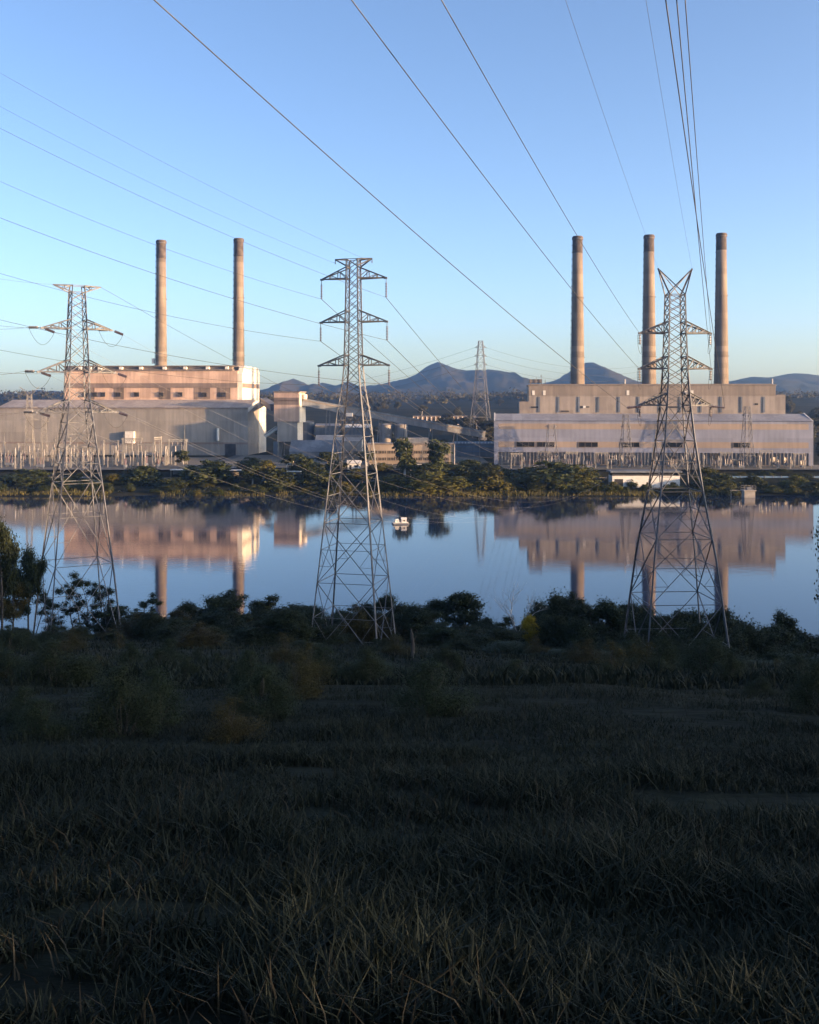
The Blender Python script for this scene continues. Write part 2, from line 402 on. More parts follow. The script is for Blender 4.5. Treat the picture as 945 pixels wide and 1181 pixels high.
# ------------------------------------------------------------------ station with two chimneys
def local(px, D, ox, oy, th):             # along-wall coordinate (local x) where the view ray through px meets a wall of depth offset d
    pass
def wall_x(px, o, th, dep=0.0):
    """local x on the plane local y = dep of a frame at o rotated th, seen at pixel column px"""
    k = (px-472.5)/F; c, s = math.cos(th), math.sin(th)
    # world = o + x*(c,s) + dep*(-s,c);  X = k*Y
    bx, by = o[0]-dep*s, o[1]+dep*c
    return (k*by-bx)/(c-k*s)
def wall_z(px, py, o, th, dep=0.0):
    x = wall_x(px, o, th, dep); Y = o[1]+x*math.sin(th)+dep*math.cos(th)
    return HC+(HY-py)*Y/F - o[2]

TB = R(-4)
oB = (xat(286, 655), 655.0, GZ)
B = empty('power_station', oB, TB)
tag(B, 'long buff and taupe power station with stained upper storey, two chimneys behind it', 'power station')
xl = wall_x(-2, oB, TB); W = 52
eave = wall_z(200, 470, oB, TB); rid = eave+5.0
m = MB(); m.box(xl, 0, 0, W, 0, eave-.01)
m.build('turbine_hall_wall', M['clad_b_low'], B)
m = MB(); m.prism([(-.6,eave),(W*.42,rid),(W+.6,eave)], xl-.4, .5); m.build('turbine_hall_roof', M['roof_b'], B)
# gable end: pale gable edge; sunlit back part painted pale, shaded front left darker
m = MB(); m.prism([(W*.55,0),(W,0),(W,eave-.4),(W*.55,eave+3.2)], .02, .8); m.build('end_wall', M['clad_sunlit'], B)
m = MB(); m.prism([(0,eave-2.6),(0,eave-.4),(W*.42,rid-.4),(W*.55,eave+3.2),(W*.55,eave+.4),(W*.42,rid-3.0)], .02, .8); m.build('gable_trim', M['clad_sunlit'], B)
m = MB(); m.box(xl, -.02, -.25, -.003, eave-1.0, eave-.25); m.build('eave_gutter', M['trim_dark'], B)
m = MB(); m.box(xl, -.02, -.12, -.003, 7.0, 8.2); m.build('wall_rail', M['clad_b_band'], B)
x0 = wall_x(260, oB, TB); x1 = wall_x(272, oB, TB)
f = MB(); f.box(x0-.4, x1+.4, -.3, -.004, 0, 7.6); fr = f.build('door_frame', M['trim_dark'], B)
f = MB(); f.box(x0, x1, -.38, -.303, .05, 7.2)
door = f.build('door', M['dark'], B); door['label'] = 'dark vehicle door in the wall of the turbine hall'
# white box unit against the wall and pale vent pipe
x0 = wall_x(146, oB, TB); x1 = wall_x(156, oB, TB)
f = MB(); f.box(x0, x1, -3, -.01, wall_z(150,511,oB,TB), wall_z(150,497.5,oB,TB)); f.box(x0+.6, x0+1.0, -3.1, -3.0, 0, wall_z(150,511,oB,TB)); f.box(x1-1.0, x1-.6, -3.1, -3.0, 0, wall_z(150,511,oB,TB)); f.build('wall_box', M['pale'], B)
xx = wall_x(252, oB, TB)
f = MB(); f.tube([(xx,-1.2,wall_z(252,508,oB,TB)),(xx,-1.2,wall_z(252,494,oB,TB))], .85, 8); f.build('vent_pipe', M['white'], B)
f = MB(); f.tube([(xx,-1.2,0),(xx,-1.2,wall_z(252,508,oB,TB))], .18, 6); f.build('pipe_support', M['steel_far'], B)
# upper block (boiler house), set back
dep = 26.0
bx0 = wall_x(74, oB, TB, dep); bx1 = wall_x(274, oB, TB, dep); bw = 52
zt = wall_z(200, 427.5, oB, TB, dep)
m = MB(); m.box(bx0, bx1, dep, dep+bw, 10, zt); m.build('boiler_house_wall', M['clad_b'], B)
zr = wall_z(200, 421.5, oB, TB, dep)
m = MB(); m.box(bx0-.6, bx1-3, dep-.9, dep+bw-2, zt+.01, zt+.9); m.box(bx0-.3, bx1-4, dep+1.2, dep+bw-3, zt+.91, zr-.6); m.box(bx0-.8, bx1-3.2, dep-.4, dep+bw-2, zr-.59, zr); m.build('boiler_house_roof', M['trim_dark'], B)
m = MB(); zb0 = wall_z(200,447,oB,TB,dep); zb1 = wall_z(200,441.8,oB,TB,dep)
m.box(bx0, bx1-.03, dep-.5, dep-.003, zb0, zb1); m.build('wall_band', M['clad_b_band'], B)
m = MB(); m.prism([(dep,9),(dep+bw,9),(dep+bw,zr-3.5),(dep+bw-4,zr-.2),(dep+6,zr-.2),(dep,zt-2.6)], bx1+.02, bx1+3.2); m.build('boiler_house_end', M['clad_sunlit'], B)
m = MB(); m.box(bx1+3.203, bx1+3.4, dep+.6, dep+bw-.6, zb0, zb1); m.build('end_band', M['clad_b_band'], B)
for px in (93,104,116,140,163,190,214,240,262):
    x = wall_x(px, oB, TB, dep); f = MB(); f.box(x-1.0, x+1.0, dep-1.6, dep+1.1, zt+.95, zr-.8); f.build('roof_vent', M['pale'], B)
for px in (98,109.5,119,137,158,186,208,236,258):
    x = wall_x(px, oB, TB, dep); z = wall_z(px,455.3,oB,TB,dep)
    f = MB(); f.box(x-1.5, x+1.5, dep-.9, dep-.004, z-1.2, z+1.5); wd = f.build('vent_opening', M['dark'], B)
    f = MB(); f.box(x-1.9, x+1.9, dep-1.5, dep-.004, z+1.503, z+1.8); f.build('vent_hood', M['trim_dark'], wd)
M['soot'] = cladding('soot_stained_sheeting', (0.216,0.167,0.140), (0.119,0.092,0.076), panel=3)
m = MB()
for px, wd_ in ((104,6),(137,7),(190,8),(233,11),(258,9)):
    x = wall_x(px, oB, TB, dep); m = MB(); m.box(x-wd_/2, x+wd_/2, dep-.08, dep-.003, wall_z(px,460.5,oB,TB,dep), zb0-.05); m.build('stained_panel', M['soot'], B)

def chimney_mat():
    m, nt, b = mat_new('chimney_concrete'); L = nt.links
    tc = N(nt, 'ShaderNodeTexCoord'); sx = N(nt, 'ShaderNodeSeparateXYZ'); L.new(tc.outputs['Object'], sx.inputs[0])
    mp = N(nt, 'ShaderNodeMapping'); mp.inputs['Scale'].default_value = (.35,.35,.03); L.new(tc.outputs['Object'], mp.inputs['Vector'])
    nz = N(nt, 'ShaderNodeTexNoise'); nz.inputs['Scale'].default_value = 1; nz.inputs['Detail'].default_value = 7; L.new(mp.outputs['Vector'], nz.inputs['Vector'])
    dz = N(nt, 'ShaderNodeMath', operation='DIVIDE'); L.new(sx.outputs['Z'], dz.inputs[0]); dz.inputs[1].default_value = 3.4
    fz = N(nt, 'ShaderNodeMath', operation='FLOOR'); L.new(dz.outputs[0], fz.inputs[0])
    wn = N(nt, 'ShaderNodeTexWhiteNoise', noise_dimensions='1D'); L.new(fz.outputs[0], wn.inputs['W'])
    rp = N(nt, 'ShaderNodeValToRGB'); e = rp.color_ramp.elements
    e[0].position = .3; e[0].color = (.12,.095,.078,1); e[1].position = .7; e[1].color = (.232,.192,.158,1); L.new(nz.outputs['Fac'], rp.inputs['Fac'])
    mr = N(nt, 'ShaderNodeMapRange'); mr.inputs['To Min'].default_value = .74; mr.inputs['To Max'].default_value = 1.1; L.new(wn.outputs['Value'], mr.inputs['Value'])
    hs = N(nt, 'ShaderNodeHueSaturation'); L.new(mr.outputs['Result'], hs.inputs['Value']); L.new(rp.outputs['Color'], hs.inputs['Color'])
    L.new(hs.outputs['Color'], b.inputs['Base Color']); b.inputs['Roughness'].default_value = .85; b.inputs['Specular IOR Level'].default_value = .15
    return m
M['chimney'] = chimney_mat()
M['sooty'] = noise_col('sooty_brickwork', (.045,.036,.032), (.095,.075,.065), .4, .85)
def chimney(px, D, ytop, ydark, wt, wb, label, group):
    x = xat(px, D); h = zat(ytop, D)-GZ; hd = zat(ydark, D)-GZ
    rt = wt*D/F/2; rb = wb*D/F/2
    o = empty('chimney', (x, D, GZ)); tag(o, label, 'chimney', group)
    zk = [0,.1,.25,.45,.65,.85,1]
    rr = lambda z: rb*1.12+(rt-rb*1.12)*min(1,(z/h))**.85
    m = MB(); m.lathe([(rr(k*hd), k*hd) for k in zk], seg=32); m.build('shaft', M['chimney'], o, True)
    m = MB(); m.lathe([(rr(hd)+.05, hd+.01),(rt+.05, h-2),(rt+.5, h-1.95),(rt+.5, h-.6),(rt+.1,h-.55),(rt+.1,h),(rt-.5,h),(rt-.5,h-1.5)], seg=32); m.build('sooty_top', M['sooty'], o)
    m = MB()
    xx = lambda z: -rr(z)-.35
    m.tube([(xx(z), -.5, z) for z in np.linspace(6, h-1, 12)], .09, 5); m.tube([(xx(z), .1, z) for z in np.linspace(6, h-1, 12)], .09, 5)
    z = 8.0
    while z < h-2: m.box(xx(z)-.35, xx(z)+.5, -.6, .3, z, z+.35); z += 4.2
    m.build('ladder', M['steel_dark'], o)
    for k in (.45, .72, .985):
        z = h*k; m = MB(); m.lathe([(rr(z)+.02,z),(rr(z)+.55,z+.02),(rr(z)+.55,z+.25),(rr(z)+.02,z+.27)], seg=32)
        m.build('ring_band', M['steel_dark'] if k > .9 else M['chimney'], o)
    return o
GB = 'chimneys of the buff station'
c1 = chimney(186, 712, 277, 298, 10.5, 13.5, 'sooty topped chimney with a small side box, nearer the middle of the buff station', GB)
m = MB(); m.box(-6.2, -4.4, -1.2, 1.2, 60, 63.5); m.build('instrument_box', M['pale'], c1)
chimney(275.5, 712, 275, 296, 10.5, 13.5, 'sooty topped chimney rising at the bright sunlit end of the buff station', GB)

# ------------------------------------------------------------------ station with three chimneys
TA = R(5)
TA = -TA
oA = (xat(570, 562), 562.0, GZ)
A = empty('power_station', oA, TA)
tag(A, 'long grey striped power station hall with tan upper storey, three chimneys behind it', 'power station')
xr = wall_x(938.5, oA, TA); W = 36
eave = wall_z(750, 485.3, oA, TA); rid = eave+3.6
WZ = lambda y: wall_z(750, y, oA, TA)
m = MB(); m.box(0, xr, 0, W, WZ(522), eave-.01); m.build('turbine_hall_wall', M['clad_a_low'], A)
m = MB(); m.box(0, xr, .6, W, 0, WZ(522)-.01); m.build('base_wall', M['clad_a_base'], A)
m = MB()
for i in range(86): m.box(2+i*(xr-4)/86, 2.5+i*(xr-4)/86, .05, .59, .5, WZ(522.2))
m.build('base_ribs', M['clad_a_base'], A)
m = MB(); m.box(0, 2.2, 0, .59, 0, WZ(522)-.01); m.build('corner_pier', M['clad_a_low'], A)
m = MB(); m.box(xr-2.4, xr, 0, .59, 0, WZ(522)-.01); m.build('corner_pier', M['clad_a_low'], A)
m = MB(); m.prism([(-.7,eave),(W*.45,rid),(W+.7,eave)], .6, xr-.6); m.build('turbine_hall_roof', M['roof_a'], A)
m = MB(); m.prism([(-.9,eave-.1),(W*.45,rid+.5),(W+.9,eave-.1)], 0, .58); m.build('roof_verge', M['pale'], A)
m = MB(); m.prism([(-.9,eave-.1),(W*.45,rid+.5),(W+.9,eave-.1)], xr-.58, xr); m.build('roof_verge', M['pale'], A)
m = MB(); m.box(2.4, xr-2.4, -.06, -.003, WZ(495.2), WZ(488.6)); m.box(2.4, xr-2.4, -.06, -.003, WZ(516.3), WZ(509.6)); m.build('tan_stripe', M['clad_a_stripe'], A)
for a, b_ in ((595.5,617),(619.3,640),(667.5,690),(716,738),(765.5,787.5),(845.5,866)):
    x0, x1 = wall_x(a, oA, TA), wall_x(b_, oA, TA)
    f = MB(); z0, z1 = WZ(516.1), WZ(509.9)
    f.box(x0, x1, -.30, -.062, z0, z0+.2); f.box(x0, x1, -.30, -.062, z1-.2, z1); f.box(x0, x0+.22, -.30, -.062, z0+.2, z1-.2); f.box(x1-.22, x1, -.30, -.062, z0+.2, z1-.2)
    for k in (1,2): xm = x0+(x1-x0)*k/3; f.box(xm-.07, xm+.07, -.28, -.064, z0+.2, z1-.2)
    wn_ = f.build('window', M['trim_dark'], A)
    f = MB(); f.box(x0+.22, x1-.22, -.14, -.1, z0+.2, z1-.2); f.build('window_glass', M['glass_dark'], wn_)
for a, b_, y0, y1 in ((624,633,529,526.5),(648,650,529,526),(676,680.5,529,526),(722,728.5,529,526.4),(770,780,529.5,526),(819,823,529.5,523),(824.5,829,529.5,523),(871,876.5,529.5,526)):
    x0, x1 = wall_x(a, oA, TA), wall_x(b_, oA, TA); f = MB(); f.box(x0, x1, -.12, .04, WZ(y0), WZ(y1)); f.build('loading_opening', M['dark'], A)
dep = 24.0
WX = lambda px: wall_x(px, oA, TA, dep)
WD = lambda y: wall_z(750, y, oA, TA, dep)
m = MB(); m.box(WX(610), WX(896), dep, dep+34, 12, WD(456.3)); m.build('boiler_house_wall', M['clad_a'], A)
m = MB(); m.box(WX(599.3), WX(610)-.01, dep, dep+30, 12, WD(463)); m.build('side_annex', M['clad_a'], A)
m = MB(); m.box(WX(896)+.01, WX(906.3), dep, dep+30, 12, WD(455.2)); m.build('side_annex', M['clad_a'], A)
m = MB(); m.box(WX(610), WX(895), dep-.15, dep+34, WD(456.3)+.01, WD(444.6)); m.build('upper_storey', M['clad_a_band'], A)
m = MB(); m.box(WX(609.3), WX(895.7), dep-.5, dep+34.5, WD(444.6)+.01, WD(443.4)); m.build('roof_edge', M['trim_dark'], A)
m = MB(); m.box(WX(612), WX(893), dep+3, dep+31, WD(443.4)+.01, WD(442.6)); m.build('roof_slab', M['trim_dark'], A)
for px in (622,644.5,668,690.5,714.5,737,762,785,808.5,832,855.5,881.5):
    x = WX(px); f = MB(); f.box(x-.5, x+.5, -.34+dep, dep-.16, WD(475.5), WD(457.5)); f.build('wall_duct', M['bluegrey'], A)
for a, b_, y0, y1 in ((613,621,470.5,468.7),(647.5,656.5,475,473.6),(669.5,673,470,468.6),(676,680,470,468.6),(770,782,470.5,468.5),(792,799,475,473.4),(871,874.6,467,465)):
    f = MB(); f.box(WX(a), WX(b_), dep-.2, dep-.003, WD(y0), WD(y1)); f.build('slot_window', M['dark'], A)
m = MB(); m.box(WX(672.6), WX(675.6), dep-.5, dep-.003, WD(470.6), WD(468)); m.build('wall_lamp_box', M['white'], A)
for a in (614, 626.5, 723, 790, 797):
    f = MB(); f.box(WX(a), WX(a+3), dep-.3, dep-.153, WD(455.6), WD(450.2)); f.build('pale_panel', M['pale'], A)
# rooftop plant
f = MB(); zt = WD(442.6); f.box(WX(611.5), WX(626), dep+5, dep+18, zt+.9, WD(436.8)); f.box(WX(612), WX(612.8), dep+5, dep+6, zt+.02, zt+.89); f.box(WX(624.8), WX(625.6), dep+5, dep+6, zt+.02, zt+.89)
pl = f.build('rooftop_plant', M['trim_dark'], A)
f = MB()
for px, yt in ((619,434.5),(624.8,431.5),(629.5,437.5)): f.bar((WX(px), dep+4.6, zt), (WX(px), dep+4.6, WD(yt)), .25)
f.box(WX(623.8), WX(625.8), dep+4.4, dep+4.9, WD(433.6), WD(433)); f.build('mast', M['steel_dark'], A)
for px in (721.8, 893): f = MB(); f.box(WX(px), WX(px+1.3), dep+4, dep+4.8, zt, WD(437)); f.build('roof_cowl', M['pale'], A)
# eave of the annexes
GA = 'chimneys of the striped station'
for px, yt, yd, lab in ((666.5,272.5,292,'sooty topped chimney of the striped station in front of the mountain cone'),
                        (749,271,290.5,'sooty topped chimney behind the striped station, partly hidden by the forked pylon'),
                        (832.5,269,288.5,'sooty topped chimney standing clear to the right of the forked pylon')):
    chimney(px, 640, yt, yd, 11, 17, lab, GA)

# ------------------------------------------------------------------ coal handling: transfer tower and conveyor
D = 640; s_ = D/F
tt_ = empty('transfer_tower', (xat(331, D), D, GZ), R(-9)); tag(tt_, 'square buff coal transfer tower with overhanging upper half, between the two stations', 'tower')
z0, z1, z2 = zat(486,D)-GZ, zat(452.5,D)-GZ, zat(509.5,D)-GZ
m = MB(); m.box(-8.2, 7.6, 0, 15, z0, z1); m.build('upper_wall', M['clad_b'], tt_)
m = MB(); m.box(-8.21, 7.61, -.12, -.003, z0+10.3, z0+13.2); m.box(-8.21,7.61,-.12,-.003,z1-5.4,z1-3.2); m.build('wall_band', M['clad_b_band'], tt_)
m = MB(); m.box(-6.4, 6.2, .8, 14, z2, z0-.01); m.build('lower_wall', M['clad_b_low'], tt_)
m = MB(); m.box(7.62, 8.1, .1, 14.8, z0-.6, z1-1); m.box(6.22, 6.6, 1.2, 13.6, z2, z0-.7); m.build('side_wall', M['clad_sunlit'], tt_)
m = MB(); m.box(-8.6, 8.3, -.4, 15.4, z1+.01, z1+.7); m.build('roof', M['trim_dark'], tt_)
m = MB(); m.lathe([(1.7, 0), (1.7, .2), (1.7, 3)], 0, 0, 12)
hd = m.build('head_housing', M['clad_sunlit'], tt_); hd.location = (9.6, 6, z1-4.2)
for sx_ in (-5.9, 5.7):
    for sy in (1.4, 13.4): m = MB(); m.bar((sx_,sy,0),(sx_,sy,z2),.9); m.build('column', M['steel_far'], tt_)
m = MB(); m.box(-9.5, -6.6, 3, 12, 0, 9); m.build('base_hopper', M['bluegrey'], tt_)
cv = empty('coal_conveyor', (0,0,0)); tag(cv, 'long enclosed conveyor gallery sloping down from the transfer tower towards the striped station', 'conveyor')
a = at(348, 463.5, 646); b_ = at(558, 501, 682)
def gallery(a, b, w_, h_, top, side, parent):
    d = (b-a).normalized(); u = d.cross(Vector((0,0,1))).normalized(); v = u.cross(d)
    def bx(mb, u0, u1, v0, v1):
        n = len(mb.v)
        for p in (a, b):
            for i, j in ((u0,v0),(u1,v0),(u1,v1),(u0,v1)): mb.v.append(tuple(p+u*i+v*j))
        for q in ((0,1,5,4),(1,2,6,5),(2,3,7,6),(3,0,4,7),(3,2,1,0),(4,5,6,7)): mb.face(tuple(n+i for i in q))
    m = MB(); bx(m, -w_, w_, -h_, h_*.35); m.build('gallery_wall', side, parent)
    m = MB(); bx(m, -w_-.3, w_+.3, h_*.35+.01, h_*.62); m.build('gallery_window_band', M['trim_dark'], parent)
    m = MB(); bx(m, -w_-.4, w_+.4, h_*.62+.01, h_); m.build('gallery_roof', top, parent)
gallery(a, b_, 2.4, 2.3, M['bluegrey'], M['conveyor'], cv)
for k in (.14,.28,.42,.56,.7,.84):
    p = a.lerp(b_, k); zz = gz(p.x, p.y); m = MB()
    for s2 in (-1.8, 1.8):
        m.bar((p.x+s2-.8, p.y, zz-.3), (p.x+s2*.5, p.y, p.z-2.2), .5)
    m.bar((p.x-2.4,p.y,zz+(p.z-zz)*.5),(p.x+1.2,p.y,zz+(p.z-zz)*.5),.3); m.build('trestle', M['steel_dark'], cv)
m = MB(); zz = gz(b_.x, b_.y)
for sx_ in (-1.8,1.8):
    for sy in (-1.8,1.8): m.bar((b_.x-1+sx_,b_.y+sy,zz),(b_.x-1+sx_,b_.y+sy,b_.z-1.5),.4)
m.box(b_.x-3.4,b_.x+2,b_.y-2.4,b_.y+2.4,b_.z-3.6,b_.z-2.2); m.build('end_tower', M['steel_dark'], cv)
c2 = empty('coal_conveyor', (0,0,0)); tag(c2, 'short conveyor gallery rising from the buff station end to the transfer tower', 'conveyor')
gallery(at(304, 462, 716), at(316, 470, 655), 2.0, 2.0, M['conveyor'], M['conveyor'], c2)
c3 = empty('coal_conveyor', (0,0,0)); tag(c3, 'short pale chute slanting up to the foot of the transfer tower', 'conveyor')
gallery(at(306, 503, 650), at(320, 493, 648), 1.0, 1.1, M['pale'], M['pale'], c3)

# ------------------------------------------------------------------ low buildings between the stations
def gable(name, label, x0, x1, D, ye, yr, depth, wall, roof, endmat=None, base=GZ):
    X0, X1 = xat(x0,D), xat(x1,D); he = zat(ye,D)-base; hr = he + max(.6,(ye-yr)*D/F*1.25)
    o = empty(name, (X0, D, base)); tag(o, label, 'building'); L_ = X1-X0
    m = MB(); m.box(0, L_, 0, depth, 0, he-.01); m.build('wall', wall, o)
    m = MB(); m.prism([(-.4,he),(depth*.5,hr),(depth+.4,he)], -.3, L_+.3); m.build('roof', roof, o)
    if endmat: m = MB(); m.prism([(0,0),(depth,0),(depth,he-.1),(depth*.5,hr-.3),(0,he-.1)], L_+.02, L_+.35); m.build('end_wall', endmat, o)
    return o, L_, he
o, L_, he = gable('workshop', 'tan gabled workshop with sunlit end, behind the middle pylon', 364, 417, 630, 509, 503.5, 16, M['clad_b_low'], M['roof_b'], M['clad_sunlit'], GZ)
m = MB()
for k in range(6): m.box(3+k*4, 5.4+k*4, -.1, -.003, 2.2, 3.8)
m.build('window', M['glass_dark'], o)
o, L_, he = gable('workshop', 'low blue grey workshop with broad roof at the foot of the transfer tower', 334, 392, 606, 521, 511, 26, M['bluegrey'], M['bluegrey'])
m = MB(); m.box(L_-12, L_-7, -.1, -.003, 0, 4.5); m.build('door', M['dark'], o)
o, L_, he = gable('store_shed', 'blue grey store shed among the tanks beside the transfer tower', 364, 391, 690, 491, 489, 14, M['bluegrey'], M['roof_b'])
m = MB(); m.box(4, 10, -.1, -.003, 0, 5); m.build('door', M['dark'], o)
o, L_, he = gable('store_shed', 'dark blue low shed with pale sunlit roof, behind the middle pylon', 398, 427, 690, 493, 490, 15, M['bluegrey'], M['pale'])
m = MB(); m.box(4, 9, -.1, -.003, 0, 4.5); m.build('door', M['dark'], o)
o, L_, he = gable('long_shed', 'long blue grey shed with fence along its roof, between office block and striped station', 525.5, 571, 640, 511.5, 510, 22, M['bluegrey'], M['bluegrey'])
m = MB()
for k in range(3): m.box(-.05, L_+.05, -.14, -.003, 3.2+k*3, 3.5+k*3)
m.build('wall_rail', M['bluepanel'], o)
m = MB()
for k in range(12): m.box(k*L_/12, k*L_/12+.25, -.2, .1, he, he+1.1)
m.build('roof_railing', M['pale'], o)
def tank(px0, px1, ytop, ybot, D, label, mat):
    r = (px1-px0)*D/F/2; base = zat(ybot, D); o = empty('storage_tank', (xat((px0+px1)/2,D), D, GZ)); tag(o, label, 'storage tank')
    h = zat(ytop,D)-GZ; m = MB(); m.lathe([(r,0),(r,h*.5),(r,h)], seg=28); m.build('tank_shell', mat, o, False)
    m = MB(); m.lathe([(r+.1,h+.01),(r+.1,h+.3),(.5,h+1.2)], seg=28); m.build('tank_roof', M['tank'], o)
    m = MB()
    for k in range(14):
        a0 = 2*math.pi*k/14; a1 = 2*math.pi*(k+1)/14
        p0 = (math.cos(a0)*r, math.sin(a0)*r); p1 = (math.cos(a1)*r, math.sin(a1)*r)
        m.bar((*p0,h+.3),(*p0,h+1.4),.08); m.bar((*p0,h+1.4),(*p1,h+1.4),.08)
    m.build('railing', M['steel_far'], o)
    return o
tank(347.5,362.5,487.5,503,700,'grey tank with sunlit rim just behind the transfer tower', M['bluegrey'])
tank(437.5,452,490.5,505,690,'pale storage tank nearer the middle pylon, first of two', M['tank'])
tank(455.5,470.5,490,505,690,'pale storage tank beside the tree with white trunks, sunlit on its flank', M['tank'])
# office block
D = 560; of = empty('office_block', (xat(424.5,D), D, GZ)); tag(of, 'three storey buff office block with two long window bands, behind shore trees', 'office block')
L_ = xat(524,D)-xat(424.5,D); oz = lambda y: zat(y,D)-GZ
ytop, gtop = oz(512.5), oz(535.2)
m = MB(); m.box(0, L_, 0, 14, gtop, ytop); m.build('wall', M['office'], of)
m = MB(); m.box(1, L_-1, 2.2, 13, 0, gtop-.01); m.build('ground_floor_wall', M['dark'], of)
m = MB(); m.box(-.4, L_+.4, -.5, 14.4, ytop+.01, ytop+.55); m.build('roof', M['trim_dark'], of)
for y0, y1 in ((523.3,519.5),(531.2,527.4)):
    for k in range(9):
        x0 = .8+k*(L_-3)/9; x1 = x0+(L_-3)/9-.7
        f = MB()
        for q in range(6): xq = x0+(x1-x0)*q/5; f.box(xq-.12, xq+.12, -.14, -.003, oz(y0)+.12, oz(y1)-.12)
        f.box(x0-.12, x1+.12, -.2, -.003, oz(y0)-.05, oz(y0)+.12); f.box(x0-.12, x1+.12, -.2, -.003, oz(y1)-.12, oz(y1)+.05)
        wn_ = f.build('window', M['office'], of); f = MB(); f.box(x0, x1, -.06, -.004, oz(y0)+.12, oz(y1)-.12); f.build('window_glass', M['glass_dark'], wn_)
m = MB()
for k in range(12): m.box(1+k*(L_-2.6)/11, 1.6+k*(L_-2.6)/11, .3, .9, 0, gtop-.01)
m.build('ground_floor_posts', M['pale'], of)
m = MB(); m.box(L_+.02, L_+.4, -.6, 14, .0, ytop); m.build('end_wall', M['clad_sunlit'], of)
x0, x1 = xat(470.5,D)-xat(424.5,D), xat(494,D)-xat(424.5,D)
m = MB(); m.box(x0, x1, 4, 12, ytop+.56, oz(505.5)); m.build('penthouse', M['clad_b_low'], of)
m = MB(); m.box(x0-3, x0+9, -2.5, -.6, gtop-.5, gtop); m.build('entrance_canopy', M['pale'], of)
# long ruin-like building farther up the slope
D = 1080; base = 15.0; ru = empty('long_shed', (xat(477,D), D, base)); tag(ru, 'long low orange brick shed with row of pale columns, on the slope above the conveyor', 'building')
L_ = xat(549,D)-xat(477,D); h = zat(480.5,D)-base
m = MB(); m.box(0, L_, 1, 16, -4, h); m.build('wall', M['brickish'], ru)
m = MB(); m.box(-.5, L_+.5, .2, 16.8, h+.01, h+.8); m.build('roof', M['trim_dark'], ru)
m = MB()
for k in range(15): m.box(k*L_/14-.5, k*L_/14+.5, .2, .99, -4, h-.01)
m.build('column', M['pale'], ru)
for k in range(14):
    f = MB(); f.box(k*L_/14+1.4, (k+1)*L_/14-1.4, .9, .997, 1.5, h-2); f.build('window', M['dark'], ru)

# white shed by the far shore
D = 480; sb = gz(xat(745,D), D); ws = empty('shore_shed', (xat(706.5,D), D, sb-.2)); tag(ws, 'long white flat roofed shed with dark door on the shore below the striped station', 'shed')
wz = lambda y: zat(y,D)-sb+.2; L_ = xat(784.5,D)-xat(706.5,D)
m = MB(); m.box(0, L_, 0, 9, 0, wz(548.8)); m.build('wall', M['white'], ws)
m = MB(); m.box(0, L_, .8, 9, wz(548.8)+.01, wz(545)); m.box(-.01,1.0,0,.79,wz(548.8)+.01,wz(545)); m.box(L_-1,L_+.01,0,.79,wz(548.8)+.01,wz(545)); m.build('clerestory', M['dark'], ws)
m = MB(); m.box(-1.0, L_+.8, -1.4, 9.6, wz(545)+.01, wz(543.2)); m.build('roof', M['bluegrey'], ws)
x0, x1 = xat(709.5,D)-xat(706.5,D), xat(719,D)-xat(706.5,D)
m = MB(); m.box(x0, x1, -.1, -.003, 0, wz(552.5)); m.build('door', M['dark'], ws)
# flat roofs (car ports) by the switchyard
for k, (a_, b2, y, D, lab) in enumerate(((196,226,542.5,505,'pale flat roofed carport beside the switchyard of the buff station'),(262,291,543,500,'pale flat roofed carport among shore trees below the station end'),(330,347,546.5,506,'small pale flat roofed carport beside the street lamp'))):
    cb = gz(xat((a_+b2)/2,D),D+3)-.1; o = empty('carport', (xat(a_,D), D, cb)); tag(o, lab, 'carport'); L_ = xat(b2,D)-xat(a_,D); h = max(2.4, zat(y,D)-cb)
    m = MB(); m.box(0, L_, 0, 6, h, h+.3); m.build('roof', M['pale'], o)
    for xx in (.4, L_*.5, L_-.4): m = MB(); m.bar((xx,.6,0),(xx,.6,h),.25); m.bar((xx,5.4,0),(xx,5.4,h),.25); m.build('post', M['steel_far'], o)
    m = MB(); m.box(.2, L_-.2, 5.7, 5.9, 0, h-.5); m.build('back_wall', M['clad_b_low'], o)
# small white cabin near the middle pylon, and a pale wall
D = 520; o = empty('site_cabin', (xat(401,D), D, GZ)); tag(o, 'small white cabin with pitched roof seen through the middle pylon', 'cabin')
m = MB(); m.box(0, 6.4, 0, 4, 0, 3.1); m.build('wall', M['white'], o)
m = MB(); m.prism([(-.4,3.11),(2,4.6),(4.4,3.11)], -.4, 6.8); m.build('roof', M['pale'], o)
m = MB(); m.box(1, 2, -.06, -.003, .1, 2.2); m.build('door', M['dark'], o)
m = MB(); m.box(3.4, 5.2, -.06, -.003, 1.1, 2.2); m.build('window', M['glass_dark'], o)
# blue fence and low walls along the plant road
def fence(label, a_, b2, D, h, mat, step=4):
    x0, x1 = xat(a_,D), xat(b2,D); fb = gz((x0+x1)/2,D); o = empty('fence', (x0, D, fb)); tag(o, label, 'fence'); L_ = x1-x0
    m = MB(); m.box(0, L_, 0, .12, -.8, h); m.build('fence_panel', mat, o)
    m = MB()
    for k in range(int(L_/step)+1): m.box(k*step-.08, k*step+.08, -.15, -.003, -.8, h+.25)
    m.build('fence_posts', M['steel_far'], o)
    return o
fence('long blue panel fence in front of the striped station switchyard', 835, 945, 504, 1.7, M['bluepanel'])
fence('pale blue fence along the shore road below the office block', 415, 470, 495, 1.5, M['bluegrey'])
fence('low pale concrete wall in front of the buff station switchyard', 150, 262, 503, 1.3, M['concrete'])
fence('dark grey fence along the shore below the buff station switchyard', -10, 110, 503, 1.6, M['steel_dark'])
fence('pale wall beside the shrubs left of the white shore shed', 585, 700, 503, 1.2, M['concrete'])
